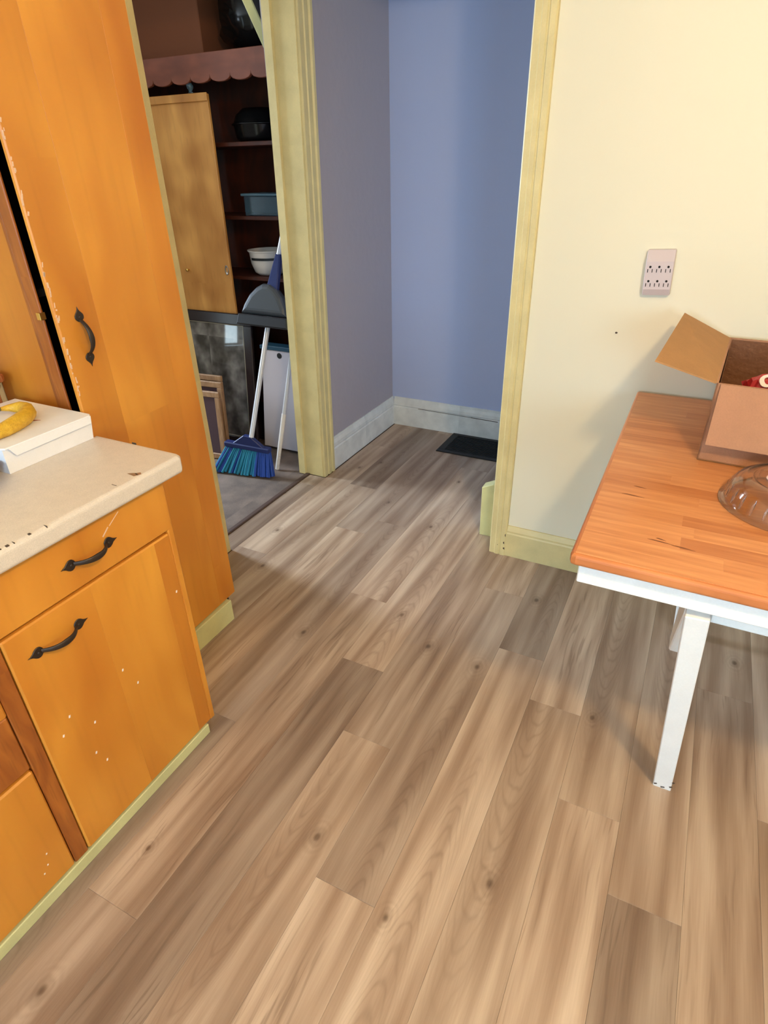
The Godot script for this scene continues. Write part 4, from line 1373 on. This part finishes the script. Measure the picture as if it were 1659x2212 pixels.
	tube(st, PackedVector3Array([m2, m1]), PackedFloat32Array([0.0108, 0.0108]), 14)
	obj("pole_tube", st, M.silver, mp)
	st = start()
	for k in 6:
		var t := 0.03 + 0.035 * k
		lathe(st, PackedVector2Array([Vector2(0.0, 0.0), Vector2(0.005, 0.003), Vector2(0.0, 0.008)]), 8, Transform3D(Basis(), m0.lerp(m1, t * 0.5) + Vector3(0.011, 0, 0.004)))
	obj("flaking_bits", st, M.pot, mp).set_meta("kind", "stuff")

func dust_reflection_texture() -> ImageTexture:  # grey dust blotches, lightened to paint in reflection on the glass too
	var a := noise(301, 0.012, 4)
	var b := noise(302, 0.03, 3)
	var w := 256
	var data := PackedByteArray()
	data.resize(w * w * 3)
	for j in w:
		for i in w:
			var t := clampf(0.35 + 0.8 * a.get_noise_2d(i, j * 0.8) + 0.2 * b.get_noise_2d(i, j), 0.0, 1.0)
			put(data, (j * w + i) * 3, Vector3(0.22, 0.205, 0.20).lerp(Vector3(0.68, 0.66, 0.65), t))
	return picture(w, w, data)

# ---------------------------------------------------------------- small things
func build_details() -> void:
	var st: SurfaceTool
	# six-way outlet
	var o := thing("wall_outlet", "pinkish grey six-way plug outlet on the cream wall", "outlet", P(-0.132, 1.155, 2.156))
	st = start()
	var w := 0.040
	# side profile (depth outwards, y) extruded across
	extrude(st, PackedVector2Array([Vector2(0.0, -0.066), Vector2(0.022, -0.064), Vector2(0.030, -0.046), Vector2(0.030, 0.034), Vector2(0.016, 0.066), Vector2(0.0, 0.067)]), -w, w, 0.004, Transform3D(Basis(Vector3(0, 0, 1), Vector3.UP, Vector3(-1, 0, 0)), P(-0.132, 1.155, 2.156)), 3)
	obj("outlet_body", st, M.outlet, o)
	for r in 2:
		for c in 3:
			st = start()
			var cx := -0.132 - 0.0255 + c * 0.0255
			var cy := 1.155 + 0.019 - r * 0.041
			var fz := 2.156 - 0.0301
			box(st, cx - 0.0075, cx - 0.0053, cy - 0.016, cy - 0.006, fz - 0.0003, fz + 0.002, 0.0)
			box(st, cx + 0.0053, cx + 0.0075, cy - 0.016, cy - 0.006, fz - 0.0003, fz + 0.002, 0.0)
			lathe(st, PackedVector2Array([Vector2(0.0034, 0.0), Vector2(0.0034, 0.0012), Vector2(0.0, 0.0012)]), 12, Transform3D(Basis(Vector3.RIGHT, Vector3(0, 0, 1), Vector3(0, -1, 0)), P(cx, cy, fz + 0.0008)))
			obj("socket", st, M.hole, o)
	o.rotation.z = 0.045
	# tiny nail hole
	var nl := thing("wall_nail", "tiny brown nail in the cream wall left of the cardboard flap", "nail", P(-0.227, 0.962, 2.156))
	st = start()
	lathe(st, PackedVector2Array([Vector2(0.0, 0.0), Vector2(0.003, 0.0), Vector2(0.0028, 0.003), Vector2(0.0, 0.004)]), 10, Transform3D(Basis(Vector3(1.4, 0, 0), Vector3(0, 0, 1), Vector3(0, -1, 0)), P(-0.227, 0.962, 2.157)))
	obj("nail_head", st, M.chip_dark, nl)
	# floor vent at the end of the hallway
	var v := thing("floor_vent", "black metal floor vent against the end wall of the hallway", "vent", P(-1.0, 0, 3.18))
	box_part("vent_frame", M.vent, v, -1.205, -0.60, 0.0005, 0.006, 3.028, 3.062, 0.001)
	box_part("vent_frame", M.vent, v, -1.205, -0.60, 0.0005, 0.006, 3.29, 3.32, 0.001)
	box_part("vent_frame", M.vent, v, -1.205, -1.165, 0.0005, 0.006, 3.062, 3.29, 0.001)
	box_part("vent_frame", M.vent, v, -0.64, -0.60, 0.0005, 0.006, 3.062, 3.29, 0.001)
	box_part("duct", M.black, v, -1.165, -0.64, 0.0004, 0.0012, 3.062, 3.29, 0.0)
	for k in 14:
		var d := 3.07 + k * 0.0158
		box_part("louver", M.black, v, -1.165, -0.64, 0.0012, 0.0045, d, d + 0.006, 0.0005)
	# white bakery box on the counter
	var y0 := 0.8744
	var y1 := 0.936
	var bx := thing("bakery_box", "closed white card box under the banana on the countertop", "box", P(-1.42, y0, 0.81))
	st = start()
	# tapered walls
	var lo := [P(-1.288, y0, 0.697), P(-1.288, y0, 0.922), P(-1.548, y0, 0.922), P(-1.548, y0, 0.697)]
	var hi := [P(-1.275, y1, 0.69), P(-1.275, y1, 0.921), P(-1.556, y1, 0.921), P(-1.556, y1, 0.69)]
	for i in 4:
		var j := (i + 1) % 4
		quad(st, lo[i], lo[j], hi[j], hi[i], (lo[i] + lo[j]) / 2.0 - P(-1.42, y0, 0.81))
	quad(st, lo[0], lo[1], lo[2], lo[3], Vector3.DOWN)
	obj("tray", st, M.white_card, bx)
	st = start()
	extrude(st, PackedVector2Array([Vector2(-1.56, 0.686), Vector2(-1.285, 0.686), Vector2(-1.27, 0.694), Vector2(-1.27, 0.915), Vector2(-1.28, 0.923), Vector2(-1.56, 0.923)]), y1 - 0.001, y1 + 0.004, 0.002, Transform3D(Basis(Vector3.RIGHT, Vector3(0, 0, -1), Vector3.UP), Vector3.ZERO), 2)
	# tuck flap in front, shorter towards the near end
	slab(st, P(-1.2695, y1 + 0.002, 0.70), P(-1.2695, y1 + 0.002, 0.915), P(-1.2715, y1 - 0.016, 0.915), P(-1.2715, y1 - 0.020, 0.715), 0.0012)
	obj("lid", st, M.white_card, bx)
	st = start()
	slab(st, P(-1.545, y1, 0.6875), P(-1.30, y1, 0.6875), P(-1.312, y0 + 0.004, 0.672), P(-1.53, y0 + 0.004, 0.672), 0.0012)
	obj("side_flap", st, M.white_card, bx)
	st = start()
	extrude(st, PackedVector2Array([Vector2(-1.395, 0.826), Vector2(-1.352, 0.843), Vector2(-1.373, 0.822)]), y1 + 0.004, y1 + 0.0046, 0.0, Transform3D(Basis(Vector3.RIGHT, Vector3(0, 0, -1), Vector3.UP), Vector3.ZERO))
	obj("printed_mark", st, mat(rgb(150, 70, 44), 0.6), bx)
	# banana
	var bn := thing("banana", "ripe yellow banana lying on the white card box", "banana", P(-1.39, y1 + 0.004, 0.78))
	st = start()
	var ys := y1 + 0.0045
	var cl := [[-1.455, 0.818, 0.020], [-1.452, 0.835, 0.018], [-1.432, 0.851, 0.017], [-1.402, 0.848, 0.0175], [-1.374, 0.832, 0.018], [-1.352, 0.806, 0.0185], [-1.338, 0.775, 0.018], [-1.330, 0.742, 0.0165], [-1.328, 0.712, 0.0135], [-1.330, 0.690, 0.011]]
	var pts := PackedVector3Array()
	var rads := PackedFloat32Array()
	var rr := [0.0045, 0.008, 0.0145, 0.0175, 0.0182, 0.0185, 0.018, 0.0165, 0.0125, 0.004]
	for k in cl.size():
		pts.append(P(cl[k][0], ys + cl[k][2], cl[k][1]))
		rads.append(rr[k])
	tube(st, pts, rads, 10)
	obj("peel", st, M.banana, bn)
	st = start()
	tube(st, PackedVector3Array([pts[0], pts[0] + Vector3(-0.004, 0.002, 0.016)]), PackedFloat32Array([0.005, 0.0058]), 8)
	obj("stem", st, M.banana_tip, bn)
	# blue bowl peeping in at the edge
	var bb := thing("blue_bowl", "bright blue plastic bowl beside the white card box", "bowl", P(-1.325, y0, 0.615))
	st = start()
	lathe(st, PackedVector2Array([Vector2(0.0, 0.0), Vector2(0.040, 0.0), Vector2(0.052, 0.010), Vector2(0.060, 0.030), Vector2(0.063, 0.031), Vector2(0.063, 0.034), Vector2(0.056, 0.034), Vector2(0.048, 0.012), Vector2(0.0, 0.006)]), 32, Transform3D(Basis(), P(-1.318, y0 + 0.0002, 0.627)))
	obj("bowl_body", st, M.blue, bb)
	# wooden shelf unit in the corner of the counter
	var sh := thing("spice_shelf", "small wooden shelf standing on the countertop behind the white box", "shelf", P(-1.55, y0, 0.8))
	st = start()
	var wood := tri_mat(wood_texture(71, 128, 128, Vector3(0.56, 0.32, 0.17), Vector3(0.68, 0.42, 0.25), 3.0, 8.0, 0.4), 3.0, 0.55)
	extrude(st, PackedVector2Array([Vector2(-1.63, 0.3), Vector2(-1.568, 0.3), Vector2(-1.568, 0.912), Vector2(-1.576, 0.922), Vector2(-1.63, 0.922)]), 0.985, 1.005, 0.004, Transform3D(Basis(Vector3.RIGHT, Vector3(0, 0, -1), Vector3.UP), Vector3.ZERO), 2)
	obj("shelf_board", st, wood, sh)
	box_part("side_support", wood, sh, -1.625, -1.578, y0, 0.985, 0.875, 0.90, 0.002)
	box_part("side_support", wood, sh, -1.625, -1.578, y0, 0.985, 0.32, 0.34, 0.002)
